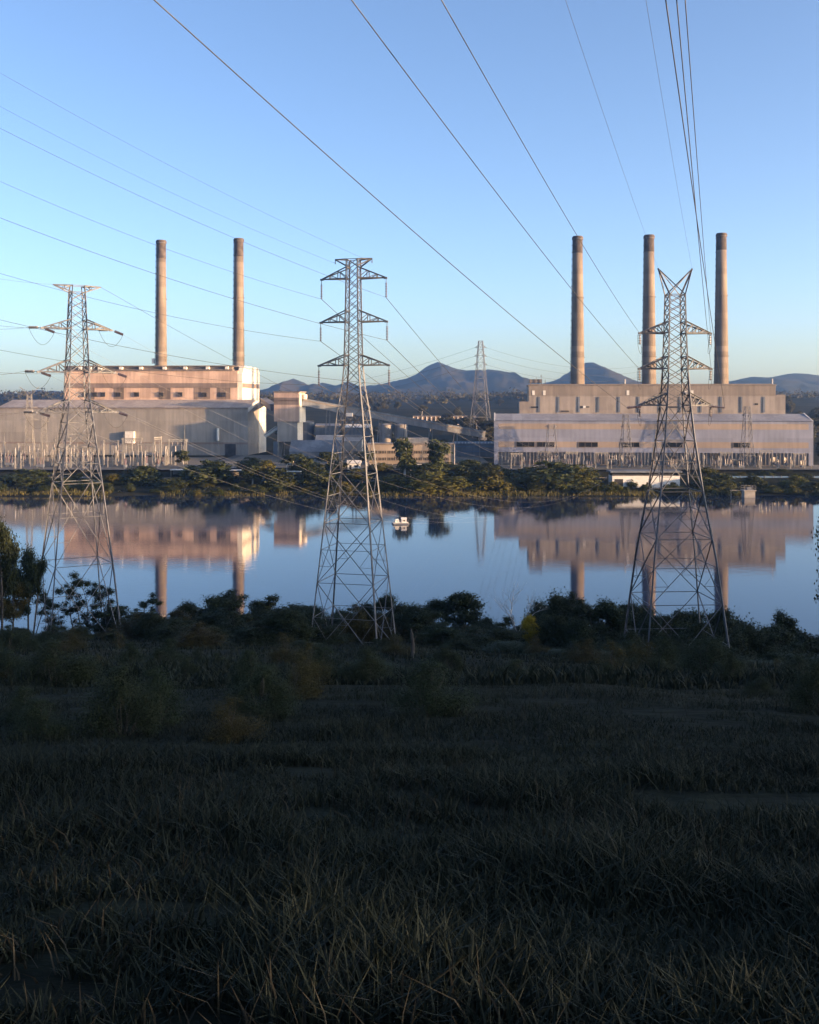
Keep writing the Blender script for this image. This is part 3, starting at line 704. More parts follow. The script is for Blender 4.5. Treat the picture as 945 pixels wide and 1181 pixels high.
# street lamps
def lamp(px, ytop, D, label):
    x = xat(px, D); lb_ = gz(x,D); o = empty('street_lamp', (x, D, lb_)); tag(o, label, 'street lamp'); h = zat(ytop,D)-lb_
    m = MB(); m.tube([(0,0,0),(0,0,h*.9),(.25,0,h),(1.2,0,h+.15)], [.12,.09,.08,.06], 6); m.build('pole', M['pale'], o)
    m = MB(); m.box(1.0, 1.9, -.2, .2, h+.05, h+.28); m.build('lamp_head', M['white'], o)
lamp(331, 535, 508, 'street lamp beside the small carport right of the buff station')
lamp(474, 537, 506, 'street lamp in front of the office block')
# water intake
D = 450; it = empty('intake_tower', (xat(863.5,D), D, -2)); tag(it, 'small square concrete water intake with railings standing in the lake edge', 'water intake')
z = zat(566,D)+2
m = MB(); m.box(-2.3, 2.3, -2, 2, 0, z); m.build('shaft', M['concrete'], it)
m = MB(); m.box(-2.7, 2.7, -2.4, 2.4, z+.01, z+.4); m.build('deck', M['concrete'], it)
m = MB()
for xx, yy in ((-2.5,-2.2),(0,-2.2),(2.5,-2.2),(-2.5,2.2),(2.5,2.2)): m.bar((xx,yy,z+.4),(xx,yy,z+2.2),.1)
for zz in (z+1.3, z+2.2): m.bar((-2.5,-2.2,zz),(2.5,-2.2,zz),.09); m.bar((-2.5,2.2,zz),(2.5,2.2,zz),.09); m.bar((-2.5,-2.2,zz),(-2.5,2.2,zz),.09); m.bar((2.5,-2.2,zz),(2.5,2.2,zz),.09)
m.build('railing', M['steel_far'], it)
m = MB(); m.box(-.8, 1.2, -.7, .7, z+.41, z+1.6); m.build('pump_box', M['bluegrey'], it)
m = MB(); m.box(-8, -2.71, -.5, .5, z+.1, z+.3)
for xx in (-7.5,): m.bar((xx,0,0),(xx,0,z+.1),.25)
m.build('footbridge', M['steel_far'], it)
# pontoon on the lake
D = 352; po = empty('pontoon', (xat(462,D), D, 0), R(8)); tag(po, 'small white pontoon with pump housings floating in the middle of the lake', 'boat')
m = MB()
for yy in (-.9, .9): m.tube([(-2.9,yy,.12),(-2.4,yy,.12),(2.4,yy,.12),(2.9,yy,.12)], [.12,.34,.34,.12], 10)
m.build('float', M['bluegrey'], po)
m = MB(); m.box(-2.6,2.6,-1.3,1.3,.47,.6); m.build('deck', M['pale'], po)
m = MB(); m.box(-1.9,-.5,-.8,.8,.61,1.5); m.box(-1.7,-.7,-.6,.6,1.51,1.75); m.build('pump_housing', M['white'], po)
m = MB(); m.box(.3,2.0,-.9,.9,.61,1.75); m.prism([(-1.0,1.76),(0,2.25),(1.0,1.76)], .2, 2.1); m.build('cabin', M['white'], po)
m = MB(); m.box(.9,1.5,-.96,-.905,1.0,1.5); m.build('window', M['glass_dark'], po)
m = MB()
for xx in (-2.5,-1.2,0,1.2,2.5): m.bar((xx,-1.25,.6),(xx,-1.25,1.4),.05)
m.bar((-2.5,-1.25,1.4),(2.5,-1.25,1.4),.05); m.build('railing', M['steel_far'], po)

# ------------------------------------------------------------------ lattice pylons
def lattice(o, levels, t_leg, t_br, steel, panels=None, redundant=6.0):
    """four legs and the bracing between them; levels = [(z, full width)] from the foot up"""
    zs = [l[0] for l in levels]; ws_ = [l[1] for l in levels]
    wd = lambda z: float(np.interp(z, zs, ws_))/2
    cor = lambda k, z: Vector(((-1,1,1,-1)[k]*wd(z), (-1,-1,1,1)[k]*wd(z), z))
    for k in range(4):
        m = MB()
        for i in range(len(zs)-1): m.angle(cor(k,zs[i]), cor(k,zs[i+1]), t_leg if zs[i] < zs[-1]*.72 else t_leg*.85)
        m.box(cor(k,zs[0]).x-.3, cor(k,zs[0]).x+.3, cor(k,zs[0]).y-.3, cor(k,zs[0]).y+.3, zs[0]-.6, zs[0]+.4)
        m.build('leg', steel, o)
    if panels is None:
        panels = [zs[0]]; z = zs[0]
        while z < zs[-1]-.4:
            z = min(zs[-1], z+max(1.0, wd(z)*2*.95)); panels.append(z)
    m = MB()
    for z0, z1 in zip(panels, panels[1:]):
        for k in range(4):
            a0, b0, a1, b1 = cor(k,z0), cor((k+1)%4,z0), cor(k,z1), cor((k+1)%4,z1)
            big = (a0-b0).length > redundant*.5
            m.angle(a0, b1, t_br*(1.15 if big else 1)); m.angle(b0, a1, t_br*(1.15 if big else 1))
            w0, w1 = (a0-b0).length, (a1-b1).length
            q = w0/(w0+w1); xc = a0.lerp(b1, q)
            if big:
                zc = xc.z; la, lb = cor(k,zc), cor((k+1)%4,zc)
                m.angle(la, lb, t_br*.8)
                for P, Q, L_ in ((a0, xc, la), (b0, xc, lb)):
                    mid = P.lerp(Q, .5); lz = cor(k if (L_-la).length < 1e-6 else (k+1)%4, mid.z)
                    m.angle(mid, lz, t_br*.6); m.angle(mid, L_, t_br*.6)
    for z in panels[1:]:
        if wd(z) > 1.4 or z == panels[-1]:
            for k in range(4): m.angle(cor(k,z), cor((k+1)%4,z), t_br)
    m.build('bracing', steel, o)
    return wd, cor
def crossarm(o, cor, zb, ztop, span, steel, t=.12, name='crossarm', strut=2):
    for sgn in (-1, 1):
        m = MB(); ks = (0,3) if sgn < 0 else (1,2); tip = Vector((sgn*span, 0, zb))
        lows = [cor(k,zb) for k in ks]; ups = [cor(k,ztop) for k in ks]
        for p in lows: m.angle(p, tip, t)
        for p in ups: m.angle(p, tip, t)
        m.angle(lows[0], lows[1], t*.7); m.angle(ups[0], ups[1], t*.7)
        for q in range(1, strut+1):
            f_ = q/(strut+1)
            for i in (0, 1):
                l = lows[i].lerp(tip, f_); u_ = ups[i].lerp(tip, f_); m.angle(l, u_, t*.6)
                m.angle(u_, lows[i].lerp(tip, max(0,(q-1)/(strut+1))), t*.6)
            m.angle(lows[0].lerp(tip,f_), lows[1].lerp(tip,f_), t*.55)
        m.bar(tip+Vector((-sgn*.25,0,-.05)), tip+Vector((sgn*.12,0,-.05)), t*1.5)
        m.build(name, steel, o)
def insulator(o, a, b, mat, r=.13, n=9):
    a = Vector(a); b = Vector(b); m = MB(); pts = []; rs = []
    for i in range(n):
        f0 = (i+.1)/n; f1 = (i+.55)/n
        pts += [a.lerp(b,f0), a.lerp(b,f0+.02/n*5), a.lerp(b,f1), a.lerp(b,f1+.02/n*5)]; rs += [.04, r, r*.9, .04]
    m.tube([a]+pts+[b], [.03]+rs+[.03], 8); return m.build('insulator', mat, o)
tips = {}
def world(o, p): return o.matrix_basis @ Vector(p)

# the middle pylon (suspension strings)
D = 110; sc_ = D/F
px0 = xat(408, D); base = min(gz(px0+dx, D+dy) for dx in (-4,4) for dy in (-4,4))
P1 = empty('pylon', (px0, D, base), R(-14)); tag(P1, 'full height lattice pylon with three level crossarms and hanging insulators, between the two stations', 'pylon')
bpy.context.view_layer.update()
Zp = lambda y: zat(y, D)-base
lv = [(-.2,7.5),(Zp(630),5.4),(Zp(480),2.85),(Zp(445),1.95),(Zp(421),1.6),(Zp(370),1.4),(Zp(299),1.2)]
pan = [-.2, Zp(668), Zp(601), Zp(546), Zp(503), Zp(470), Zp(453), Zp(440), Zp(421), Zp(409), Zp(396.5), Zp(384), Zp(371), Zp(358), Zp(346), Zp(334), Zp(321), Zp(308), Zp(299)]
wd, cor = lattice(P1, lv, .14, .062, M['steel'], pan)
for nm, yb, yt, sp, yi in (('top',321,308,37.8,344),('mid',371,358,38.8,393),('low',421,409,41,444)):
    S = sp*sc_/math.cos(R(14)); crossarm(P1, cor, Zp(yb), Zp(yt), S, M['steel'], .13)
    for sgn, sd in ((-1,'l'),(1,'r')):
        insulator(P1, (sgn*S,0,Zp(yb)-.1-.45), (sgn*S,0,Zp(yi)), M['porcelain'])
        m = MB(); m.bar((sgn*S,0,Zp(yb)), (sgn*S,0,Zp(yb)-.55), .05); m.build('hanger', M['steel'], P1)
        tips['mid_'+nm+sd] = world(P1, (sgn*S,0,Zp(yi)))
S = 21.5*sc_/math.cos(R(14)); zt_ = Zp(298.5)
for sgn in (-1,1):
    m = MB()
    for k in ((0,3) if sgn < 0 else (1,2)): m.angle(cor(k,Zp(299)), Vector((sgn*S,0,zt_)), .12); m.angle(cor(k,Zp(307)), Vector((sgn*S,0,zt_)), .12)
    m.bar((sgn*S,0,zt_),(sgn*S,0,zt_-.5),.07); m.build('earth_wire_arm', M['steel'], P1); tips['mid_earth'+('l' if sgn < 0 else 'r')] = world(P1,(sgn*S,0,zt_-.4))
m = MB(); m.box(-.35,.35,-wd(Zp(478))-.1,-wd(Zp(478))-.02,Zp(480),Zp(476)); m.build('danger_plate', M['pale'], P1)

# the pylon by the buff station (tension strings with jumper loops)
D = 121; sc_ = D/F
px0 = xat(89, D); base = min(gz(px0+dx, D+dy) for dx in (-4,4) for dy in (-4,4))
P2 = empty('pylon', (px0, D, base), R(32)); tag(P2, 'angled lattice pylon with flat top and looping jumper wires, in front of the buff station', 'pylon')
Zp = lambda y: zat(y, D)-base
lv = [(-.2,8.4),(Zp(650),6.5),(Zp(560),4.6),(Zp(463),2.4),(Zp(430),2.2),(Zp(337),1.5)]
pan = [-.2, Zp(648), Zp(556), Zp(516), Zp(487), Zp(463), Zp(447), Zp(429), Zp(414), Zp(396), Zp(379), Zp(368), Zp(356), Zp(346.5), Zp(337)]
wd, cor = lattice(P2, lv, .15, .066, M['steel'], pan)
for nm, yb, yt, sp in (('top',379,368.5,33.5),('mid',429,415,37),('low',475,461,38)):
    S = sp*sc_/math.cos(R(32)); crossarm(P2, cor, Zp(yb), Zp(yt), S, M['steel'], .14)
    for sgn, sd in ((-1,'l'),(1,'r')):
        tip = Vector((sgn*S,0,Zp(yb)))
        ri = P2.matrix_basis.to_3x3().inverted() if False else Matrix.Rotation(-R(32),3,'Z')
        da = ri @ Vector((-1,.25,.02)).normalized(); db = ri @ Vector((.75,.9,-.35)).normalized()
        a1, a2 = tip+da*.5, tip+da*1.7; b1, b2 = tip+db*.5, tip+db*1.7
        insulator(P2, a1, a2, M['porcelain_pale'], .17, 8); insulator(P2, b1, b2, M['porcelain'], .17, 8)
        m = MB(); m.tube([a2.lerp(b2,i/12)+Vector((0,0,-1.7*(1-(2*i/12-1)**2))) for i in range(13)], .02, 5); m.bar(tip,a1,.06); m.bar(tip,b1,.06); m.build('jumper_loop', M['wire'], P2)
        bpy.context.view_layer.update()
        tips['left_'+nm+sd+'a'] = P2.matrix_basis @ a2; tips['left_'+nm+sd+'b'] = P2.matrix_basis @ b2
S = 23*sc_/math.cos(R(32)); zt_ = Zp(329.5)
for sgn in (-1,1):
    m = MB(); tip = Vector((sgn*S,0,zt_))
    for k in ((0,3) if sgn < 0 else (1,2)):
        lo_ = cor(k,Zp(337)); up_ = Vector((lo_.x*.9, lo_.y*.9, zt_)); m.angle(lo_, tip, .13); m.angle(up_, tip, .13); m.angle(lo_, up_, .13); m.angle(up_.lerp(tip,.4), lo_.lerp(tip,.4), .08); m.angle(up_, lo_.lerp(tip,.4), .08)
        m.angle(up_, Vector((-up_.x, up_.y, zt_)), .06)
    m.build('earth_wire_arm', M['steel'], P2); tips['left_earth'+('l' if sgn < 0 else 'r')] = P2.matrix_basis @ tip

# the forked pylon by the striped station
D = 105; sc_ = D/F
px0 = xat(779, D); base = min(gz(px0+dx, D+dy) for dx in (-4,4) for dy in (-4,4))
P3 = empty('pylon', (px0, D, base), R(4)); tag(P3, 'dark lattice pylon with two raised horns on top, in front of the striped station', 'pylon')
Zp = lambda y: zat(y, D)-base
lv = [(-.2,9.0),(Zp(735),8.0),(Zp(640),6.2),(Zp(565),4.25),(Zp(505),3.0),(Zp(467),2.4),(Zp(430),2.0),(Zp(384),1.75),(Zp(340),1.58)]
pan = [-.2, Zp(690), Zp(618), Zp(565), Zp(508), Zp(467), Zp(453), Zp(439), Zp(425), Zp(411), Zp(398), Zp(384), Zp(371), Zp(360), Zp(350), Zp(340)]
M['steel3'] = noise_col('dull_grey_steel', (0.060,0.063,0.072), (0.108,0.108,0.117), 1.1, .6, spec=.4)
wd, cor = lattice(P3, lv, .16, .072, M['steel3'], pan)
for nm, yb, yt, sp in (('top',384,371,42),('mid',425,411,42.5),('low',467,453,42.5)):
    S = sp*sc_; crossarm(P3, cor, Zp(yb), Zp(yt), S, M['steel3'], .14, strut=3)
    for sgn, sd in ((-1,'l'),(1,'r')):
        tip = Vector((sgn*S,0,Zp(yb)))
        if nm == 'low':
            e = tip+Vector((sgn*-.1,-.3,-.15)); insulator(P3, e, e+Vector((-1.5 if sgn < 0 else 1.3,-.3,-.12)), M['porcelain'], .14, 8)
            tips['right_'+nm+sd] = world(P3, e+Vector((-1.5 if sgn < 0 else 1.3,-.3,-.12)))
        else: tips['right_'+nm+sd] = world(P3, tip)
        insulator(P3, tip+Vector((-sgn*.05,0,-.2)), tip+Vector((-sgn*.05,0,-1.2)), M['porcelain'], .17, 6)
        m = MB(); m.tube([tip+Vector((-sgn*.05+.5*math.sin(i*.5)*sgn*-.4,.1,-.2-1.9*math.sin(i/10*math.pi))) for i in range(11)], .018, 5); m.build('jumper_loop', M['wire'], P3)
for sgn in (-1,1):
    tip = Vector((sgn*20*sc_,0,Zp(309.5))); m = MB(); xc = Vector((0,0,Zp(326)))
    for k in ((0,3) if sgn < 0 else (1,2)): m.angle(cor(k,Zp(340)), tip, .14)
    for k in ((1,2) if sgn < 0 else (0,3)):
        c_ = cor(k,Zp(340)); m.angle(c_, tip.lerp(c_, .0), .11)
    m.build('horn', M['steel3'], P3); tips['right_horn'+('l' if sgn < 0 else 'r')] = world(P3, tip)

# tall distant pylon and small line towers
def small_tower(px, ybase, ytop, D, wb, wt, label, arms, mat, base=GZ, forked=False, group=None, t=.2):
    o = empty('line_tower', (xat(px,D), D, base), R(8)); tag(o, label, 'pylon', group); s = D/F
    h = zat(ytop,D)-base; Zq = lambda y: zat(y,D)-base
    w_, c_ = lattice(o, [(-.3,wb*s),(h*.45,(wb*.45+wt*.55)*s),(h,wt*s)], t, t*.55, mat, None, 99)
    for y, sp in arms: crossarm(o, c_, Zq(y), Zq(y)+2.2*s*1.3, sp*s, mat, t*.55, strut=1)
    if forked:
        m = MB()
        for sgn in (-1,1): m.bar((sgn*wt*s/2,0,h),(sgn*11*s,0,h+9*s),t*.7); m.bar((-sgn*wt*s/2,0,h),(sgn*11*s,0,h+9*s),t*.5)
        m.build('horn', mat, o)
    return o
T1 = small_tower(554.5, 500, 393, 900, 24, 4.5, 'tall slender pylon far behind, standing before the highest mountain', [(401,7),(411,7.5),(421,8)], M['steel_dark'], base=gz(xat(554.5,900),900), t=.36)
small_tower(636, 540, 490, 540, 16, 7, 'small lattice line tower in front of the first windows of the striped station', [(492,7)], M['steel_dark'], t=.24)
small_tower(722, 540, 478, 540, 15, 5, 'small lattice line tower in front of the striped station, just left of the forked pylon', [(492,6),(507,7)], M['steel_dark'], t=.24)
small_tower(862, 540, 468, 540, 15, 5, 'small lattice line tower in front of the striped station, right of the forked pylon', [(479,6),(491,6)], M['steel_dark'], t=.24)
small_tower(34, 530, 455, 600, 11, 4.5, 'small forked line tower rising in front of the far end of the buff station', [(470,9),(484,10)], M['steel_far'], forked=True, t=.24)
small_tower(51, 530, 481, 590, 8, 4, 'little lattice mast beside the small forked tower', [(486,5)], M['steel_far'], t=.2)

# ------------------------------------------------------------------ power lines
def wire(a, b, r, sag, label, mat=None, group='overhead power lines', seg=28, cat='power line'):
    a = Vector(a); b = Vector(b)
    m = MB(); m.tube([a.lerp(b,i/seg)+Vector((0,0,-4*sag*(i/seg)*(1-i/seg))) for i in range(seg+1)], r, 5)
    o = m.build('power_line', mat or M['wire'], None, True); tag(o, label, cat, group); return o
# three bundles coming over the viewer's hill down to the forked pylon
def up(px, py, D): return at(px, py, D)
NR = 'lines coming down to the forked pylon'
wire(up(165,-12,33), tips['right_lowl'], .023, .5, 'thickest black line crossing the sky to the lowest arm of the forked pylon', group=NR)
wire(up(400,-8,30), tips['right_midl'], .019, .45, 'line slanting across the sky to the middle left arm of the forked pylon', group=NR)
wire(up(505,-8,30), tips['right_topl'], .017, .45, 'line slanting in front of the first striped station chimney to the top left arm', group=NR)
wire(up(767,-8,30), tips['right_lowr'], .021, .3, 'steepest dark line dropping to the lowest right arm of the forked pylon', group=NR)
wire(up(780,-8,30), tips['right_midr'], .019, .3, 'steep line dropping to the middle right arm of the forked pylon', group=NR)
wire(up(790,-8,30), tips['right_topr'], .017, .3, 'steep line dropping to the top right arm of the forked pylon', group=NR)
wire(up(650,-8,40), tips['right_hornl'], .008, .3, 'very thin earth wire to the left horn of the forked pylon', group=NR)
wire(up(744,-8,40), tips['right_hornr'], .008, .3, 'very thin earth wire to the right horn of the forked pylon', group=NR)
# lines from beyond the left edge to the middle pylon
NM = 'lines arriving at the middle pylon'
for (y0, D0, key, r, lab) in ((98,92,'mid_topr',.021,'line grazing the buff station chimney tops, to the middle pylon\'s top right string'),
        (165,95,'mid_topl',.021,'line crossing the buff station chimneys high up, to the middle pylon\'s top left string'),
        (213,92,'mid_midr',.028,'line crossing the buff station chimneys halfway, to the middle pylon\'s second right string'),
        (286,95,'mid_midl',.024,'line behind the flat topped pylon\'s head, to the middle pylon\'s second left string'),
        (345,92,'mid_lowr',.026,'line crossing the chimneys near their foot, to the middle pylon\'s lowest right string'),
        (384,95,'mid_lowl',.022,'line skimming the buff station roof, to the middle pylon\'s lowest left string')):
    wire(at(-95,y0,D0), tips[key], r*.75, 1.0, lab, group=NM)
wire(at(-95,70,95), tips['mid_earthl'], .011, .9, 'thin earth wire to the flat top left end of the middle pylon', group=NM)
wire(at(-95,28,92), tips['mid_earthr'], .011, .9, 'thin earth wire to the flat top right end of the middle pylon', group=NM)
# from the middle pylon away to the yard of the striped station
NA = 'lines leaving the middle pylon'
for key, px, py, D, r, lab in (('mid_topr',612,515,520,.05,'line falling from the top right string of the middle pylon'),('mid_midr',606,520,520,.05,'line falling from the middle right string of the middle pylon'),
        ('mid_lowr',600,525,520,.05,'line falling from the lowest right string of the middle pylon'),('mid_topl',592,516,520,.05,'line falling from the top left string of the middle pylon'),
        ('mid_midl',587,521,520,.05,'line falling from the middle left string of the middle pylon'),('mid_lowl',582,526,520,.05,'line falling from the lowest left string of the middle pylon')):
    wire(tips[key], at(px,py,D), r*.62, 3.5, lab, group=NA)
# left pylon: from beyond the edge, then away to the right across the water
NL = 'lines at the flat topped pylon'
for nm, y0, tag_ in (('top',375,'upper'),('mid',432,'middle'),('low',480,'lowest')):
    for sd, word in (('l','left'),('r','right')):
        wire(at(-60, y0+(0 if sd=='l' else -6), 105), tips['left_'+nm+sd+'a'], .018, .3, f'line from the left edge to the {tag_} {word} arm of the flat topped pylon', group=NL)
        e = {('top','l'):(700,552),('top','r'):(708,545),('mid','l'):(640,562),('mid','r'):(650,556),('low','l'):(600,566),('low','r'):(590,560)}[(nm,sd)]
        wire(tips['left_'+nm+sd+'b'], at(e[0], e[1], 500), .010, 17 if nm != 'low' else 14, f'line hanging low over the far shore from the flat topped pylon\'s {tag_} {word} arm', mat=M['wire_lit'], group=NL, seg=44)
wire(at(-60,309,108), tips['left_earthl'], .012, .3, 'thin earth wire to the left end of the flat topped pylon', group=NL)
wire(tips['left_earthr'], at(640,520,505), .022, 12, 'thin earth wire leaving the right end of the flat topped pylon', group=NL, seg=40)
# far line on both sides of the tall distant pylon
NF = 'far lines of the tall distant pylon'
for (ya, sp) in ((401,7),(411,7.5),(421,8)):
    a = at(554.5-sp, ya, 900); b_ = at(554.5+sp, ya, 900)
    wire(a, at(150, 452+(ya-401)*.5, 1250), .085, 22, f'faint far wire running left from the {("top","middle","lowest")[(ya-401)//10]} arm of the tall distant pylon', group=NF)
    wire(b_, at(760, 418+(ya-401)*.6, 1150), .085, 12, f'faint far wire running right from the {("top","middle","lowest")[(ya-401)//10]} arm of the tall distant pylon', group=NF)

# ------------------------------------------------------------------ switchyards
def yard_protos():
    pr = {}
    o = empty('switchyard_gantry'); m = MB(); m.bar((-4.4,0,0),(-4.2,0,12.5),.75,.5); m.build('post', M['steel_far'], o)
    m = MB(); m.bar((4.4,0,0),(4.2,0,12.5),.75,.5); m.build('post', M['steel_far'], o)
    m = MB(); m.bar((-5,0,12.0),(5,0,12.0),.5); m.bar((-5,0,11.0),(5,0,11.0),.25)
    for k in range(10): m.bar((-5+k,0,11.0),(-4.5+k,0,12),.15); m.bar((-4.5+k,0,12),(-4+k,0,11),.15)
    m.build('beam', M['steel_far'], o)
    m = MB()
    for xx in (-2.6,0,2.6): m.tube([(xx,0,11),(xx,0,9.4)],[.16,.16],6)
    m.build('insulator', M['porcelain'], o); pr['gantry'] = o
    o = empty('insulator_post'); m = MB(); m.bar((0,0,0),(0,0,3.0),.45,.35); m.build('pedestal', M['steel_far'], o)
    m = MB(); m.tube([(0,0,3),(0,0,3.4),(0,0,3.5),(0,0,5.6),(0,0,5.7)],[.1,.22,.3,.22,.4],8); m.build('insulator', M['porcelain_pale'], o); pr['post'] = o
    o = empty('circuit_breaker'); m = MB(); m.box(-1.6,1.6,-.5,.5,.8,1.8); m.bar((-1.3,0,0),(-1.3,0,.8),.3); m.bar((1.3,0,0),(1.3,0,.8),.3); m.build('tank', M['bluegrey'], o)
    for xx in (-1.1,0,1.1): m = MB(); m.tube([(xx,0,1.8),(xx*1.2,0,4.4),(xx*1.2,0,4.6)],[.28,.2,.34],8); m.build('bushing', M['porcelain'], o)
    pr['breaker'] = o
    o = empty('lightning_mast'); m = MB(); m.bar((0,0,0),(0,0,11),.5,.3); m.build('mast', M['steel_far'], o); m = MB(); m.bar((0,0,11),(0,0,17),.22,.08); m.build('spike', M['steel_far'], o); pr['mast'] = o
    o = empty('power_transformer'); m = MB(); m.box(-2.6,2.6,-1.5,1.5,.4,3.6); m.build('tank', M['bluegrey'], o)
    m = MB()
    for k in range(9): m.box(-2.4+k*.58,-2.2+k*.58,-2.3,-1.52,.7,3.2)
    m.build('radiator', M['bluegrey'], o)
    for xx in (-1.4,0,1.4): m = MB(); m.tube([(xx,0,3.6),(xx,0,5.6)],[.3,.18],8); m.build('bushing', M['porcelain'], o)
    m = MB(); m.tube([(-1.5,1,4.6),(1.5,1,4.6)],.45,8); m.bar((0,1,3.6),(0,1,4.3),.2); m.build('conservator', M['bluegrey'], o); pr['transformer'] = o
    return pr
PR = yard_protos(); used = set()
def place(kind, x, y, rz, sc, label, cat, group):
    o = PR[kind]
    if kind not in used:
        used.add(kind); o.location = (x,y,GZ); o.rotation_euler = (0,0,rz); o.scale = (sc,sc,sc); tag(o, label, cat, group); return o
    c = dup(o, (x,y,GZ), rz, sc, label, group); c['category'] = cat; return c
yb, ya = 'in the switchyard before the buff station', 'in the switchyard before the striped station'
for px, D in ((-4,560),(30,548),(58,552),(72,600),(110,560),(128,590),(152,560),(168,545),(182,600),(205,566)):
    place('gantry', xat(px,D), D, R(rnd.uniform(-8,8)) if px != 182 else R(80), rnd.uniform(.95,1.2), 'pale steel portal gantry '+yb, 'gantry', 'gantries of the buff station switchyard')
for i in range(46):
    px = rnd.uniform(-12, 210); D = rnd.uniform(526, 600)
    place('post', xat(px,D), D, 0, rnd.uniform(.8,1.45), 'slim pale insulator post '+yb, 'insulator post', 'insulator posts of the buff station switchyard')
for i in range(40):
    px = rnd.uniform(-12, 212); D = rnd.uniform(526, 590)
    place('post', xat(px,D), D, 0, rnd.uniform(.9,1.9), 'slim pale insulator post '+yb, 'insulator post', 'insulator posts of the buff station switchyard')
for i,(p0,p1,D,z) in enumerate(((-8,60,545,8.5),(40,120,556,9.5),(90,170,548,8.6),(140,212,560,10.2),(0,90,575,11),(110,210,580,10.6))):
    x0, x1 = xat(p0,D), xat(p1,D); o = empty('busbar', (x0,D,GZ)); tag(o, 'thin horizontal busbar on posts '+yb, 'busbar', 'busbars of the buff station switchyard')
    m = MB(); m.tube([(0,0,z),(x1-x0,0,z)], .1, 6); m.build('conductor_tube', M['steel_far'], o)
    for k in range(5): m = MB(); xx = .3+k*(x1-x0-.6)/4; m.bar((xx,0,0),(xx,0,z-1.4),.35,.25); m.tube([(xx,0,z-1.4),(xx,0,z-.1)],[.2,.14],6); m.build('post', M['steel_far'], o)
for i in range(20):
    px = rnd.uniform(-12, 205); D = rnd.uniform(526, 580)
    place('breaker', xat(px,D), D, R(rnd.choice((0,90))), rnd.uniform(.9,1.3), 'circuit breaker with brown bushings '+yb, 'circuit breaker', 'circuit breakers of the buff station switchyard')
for px, D, s2 in ((5,570,1.0),(66,566,1.05),(100,575,.8),(143,560,1.0),(184,560,1.0),(213,566,1.25),(119,540,.7),(176,540,.75)):
    place('mast', xat(px,D), D, 0, s2, 'thin pale lightning mast '+yb, 'lightning mast', 'lightning masts of the buff station switchyard')
for px, D in ((44,606),(92,610),(138,606)): place('transformer', xat(px,D), D, 0, 1.1, 'blue grey transformer standing close under the wall of the buff station', 'transformer', 'transformers of the buff station')
for i, px in enumerate((596,628,660,694,800,838,884,922)):
    D = 534+rnd.uniform(-6,6); place('gantry', xat(px,D), D, R(rnd.uniform(-6,6)), rnd.uniform(.62,.8), 'low steel portal gantry '+ya, 'gantry', 'gantries of the striped station switchyard')
for i in range(66):
    px = rnd.uniform(578, 935); D = rnd.uniform(526, 552)
    place('post', xat(px,D), D, 0, rnd.uniform(.6,1.15), 'slim pale insulator post '+ya, 'insulator post', 'insulator posts of the striped station switchyard')
for i in range(26):
    px = rnd.uniform(578, 935); D = rnd.uniform(526, 550)
    place('breaker', xat(px,D), D, R(rnd.choice((0,90))), rnd.uniform(.8,1.1), 'circuit breaker with brown bushings '+ya, 'circuit breaker', 'circuit breakers of the striped station switchyard')
for px, D, s2 in ((673,526,.62),(812,530,.7),(905,530,.7),(936,527,.65)):
    place('mast', xat(px,D), D, 0, s2, 'thin pale mast '+ya, 'lightning mast', 'masts of the striped station switchyard')
place('mast', xat(553.5,590), 590, 0, 1.1, 'thin pale pole standing between the office block and the striped station', 'lightning mast', None)
for px, D in ((640,552),(706,552),(850,552)): place('transformer', xat(px,D), D, 0, 1.0, 'blue grey transformer standing close under the wall of the striped station', 'transformer', 'transformers of the striped station')

# ------------------------------------------------------------------ trees
def leaf_cloud(clumps, size, g=rng, aspect=.6, shell=.5):
    P, NRM, S = [], [], []
    for (c, r, n) in clumps:
        d = g.normal(size=(n,3)); d /= np.linalg.norm(d, axis=1)[:,None]
        rad = np.minimum(np.abs(g.normal(.72,.40,n)), 1.8)
        p = np.asarray(c)+d*rad[:,None]*np.asarray(r)
        nr = d*.9+g.normal(size=(n,3))*.55+np.array([0,0,.25]); nr /= np.linalg.norm(nr, axis=1)[:,None]
        P.append(p); NRM.append(nr); S.append(size*(.6+.8*g.random(n)))
    P = np.concatenate(P); Nn = np.concatenate(NRM); S = np.concatenate(S)
    a = g.normal(size=P.shape); u = np.cross(Nn, a); u /= np.linalg.norm(u, axis=1)[:,None]; v = np.cross(Nn, u)
    u *= S[:,None]; v *= (S*aspect)[:,None]
    q = np.stack([P-u, P-v*.9+u*.1, P+u, P+v], 1).reshape(-1,3)
    return q
def crown_mesh(clumps, size, mat, parent, name='crown', aspect=.6, shell=.5):
    q = leaf_cloud(clumps, size, aspect=aspect, shell=shell); n = len(q)//4
    return fast_mesh(name, q, np.arange(n*4), np.full(n,4), mat, parent)
def limb(m, a, b, r0, r1, bend=.12, seg=5):
    a = Vector(a); b = Vector(b); L_ = (b-a).length
    off = Vector((rnd.uniform(-1,1), rnd.uniform(-1,1), rnd.uniform(-.3,.8)))*L_*bend
    pts = [a.lerp(b,i/seg)+off*math.sin(math.pi*i/seg) for i in range(seg+1)]
    m.tube(pts, [r0+(r1-r0)*i/seg for i in range(seg+1)], 6, False); return pts
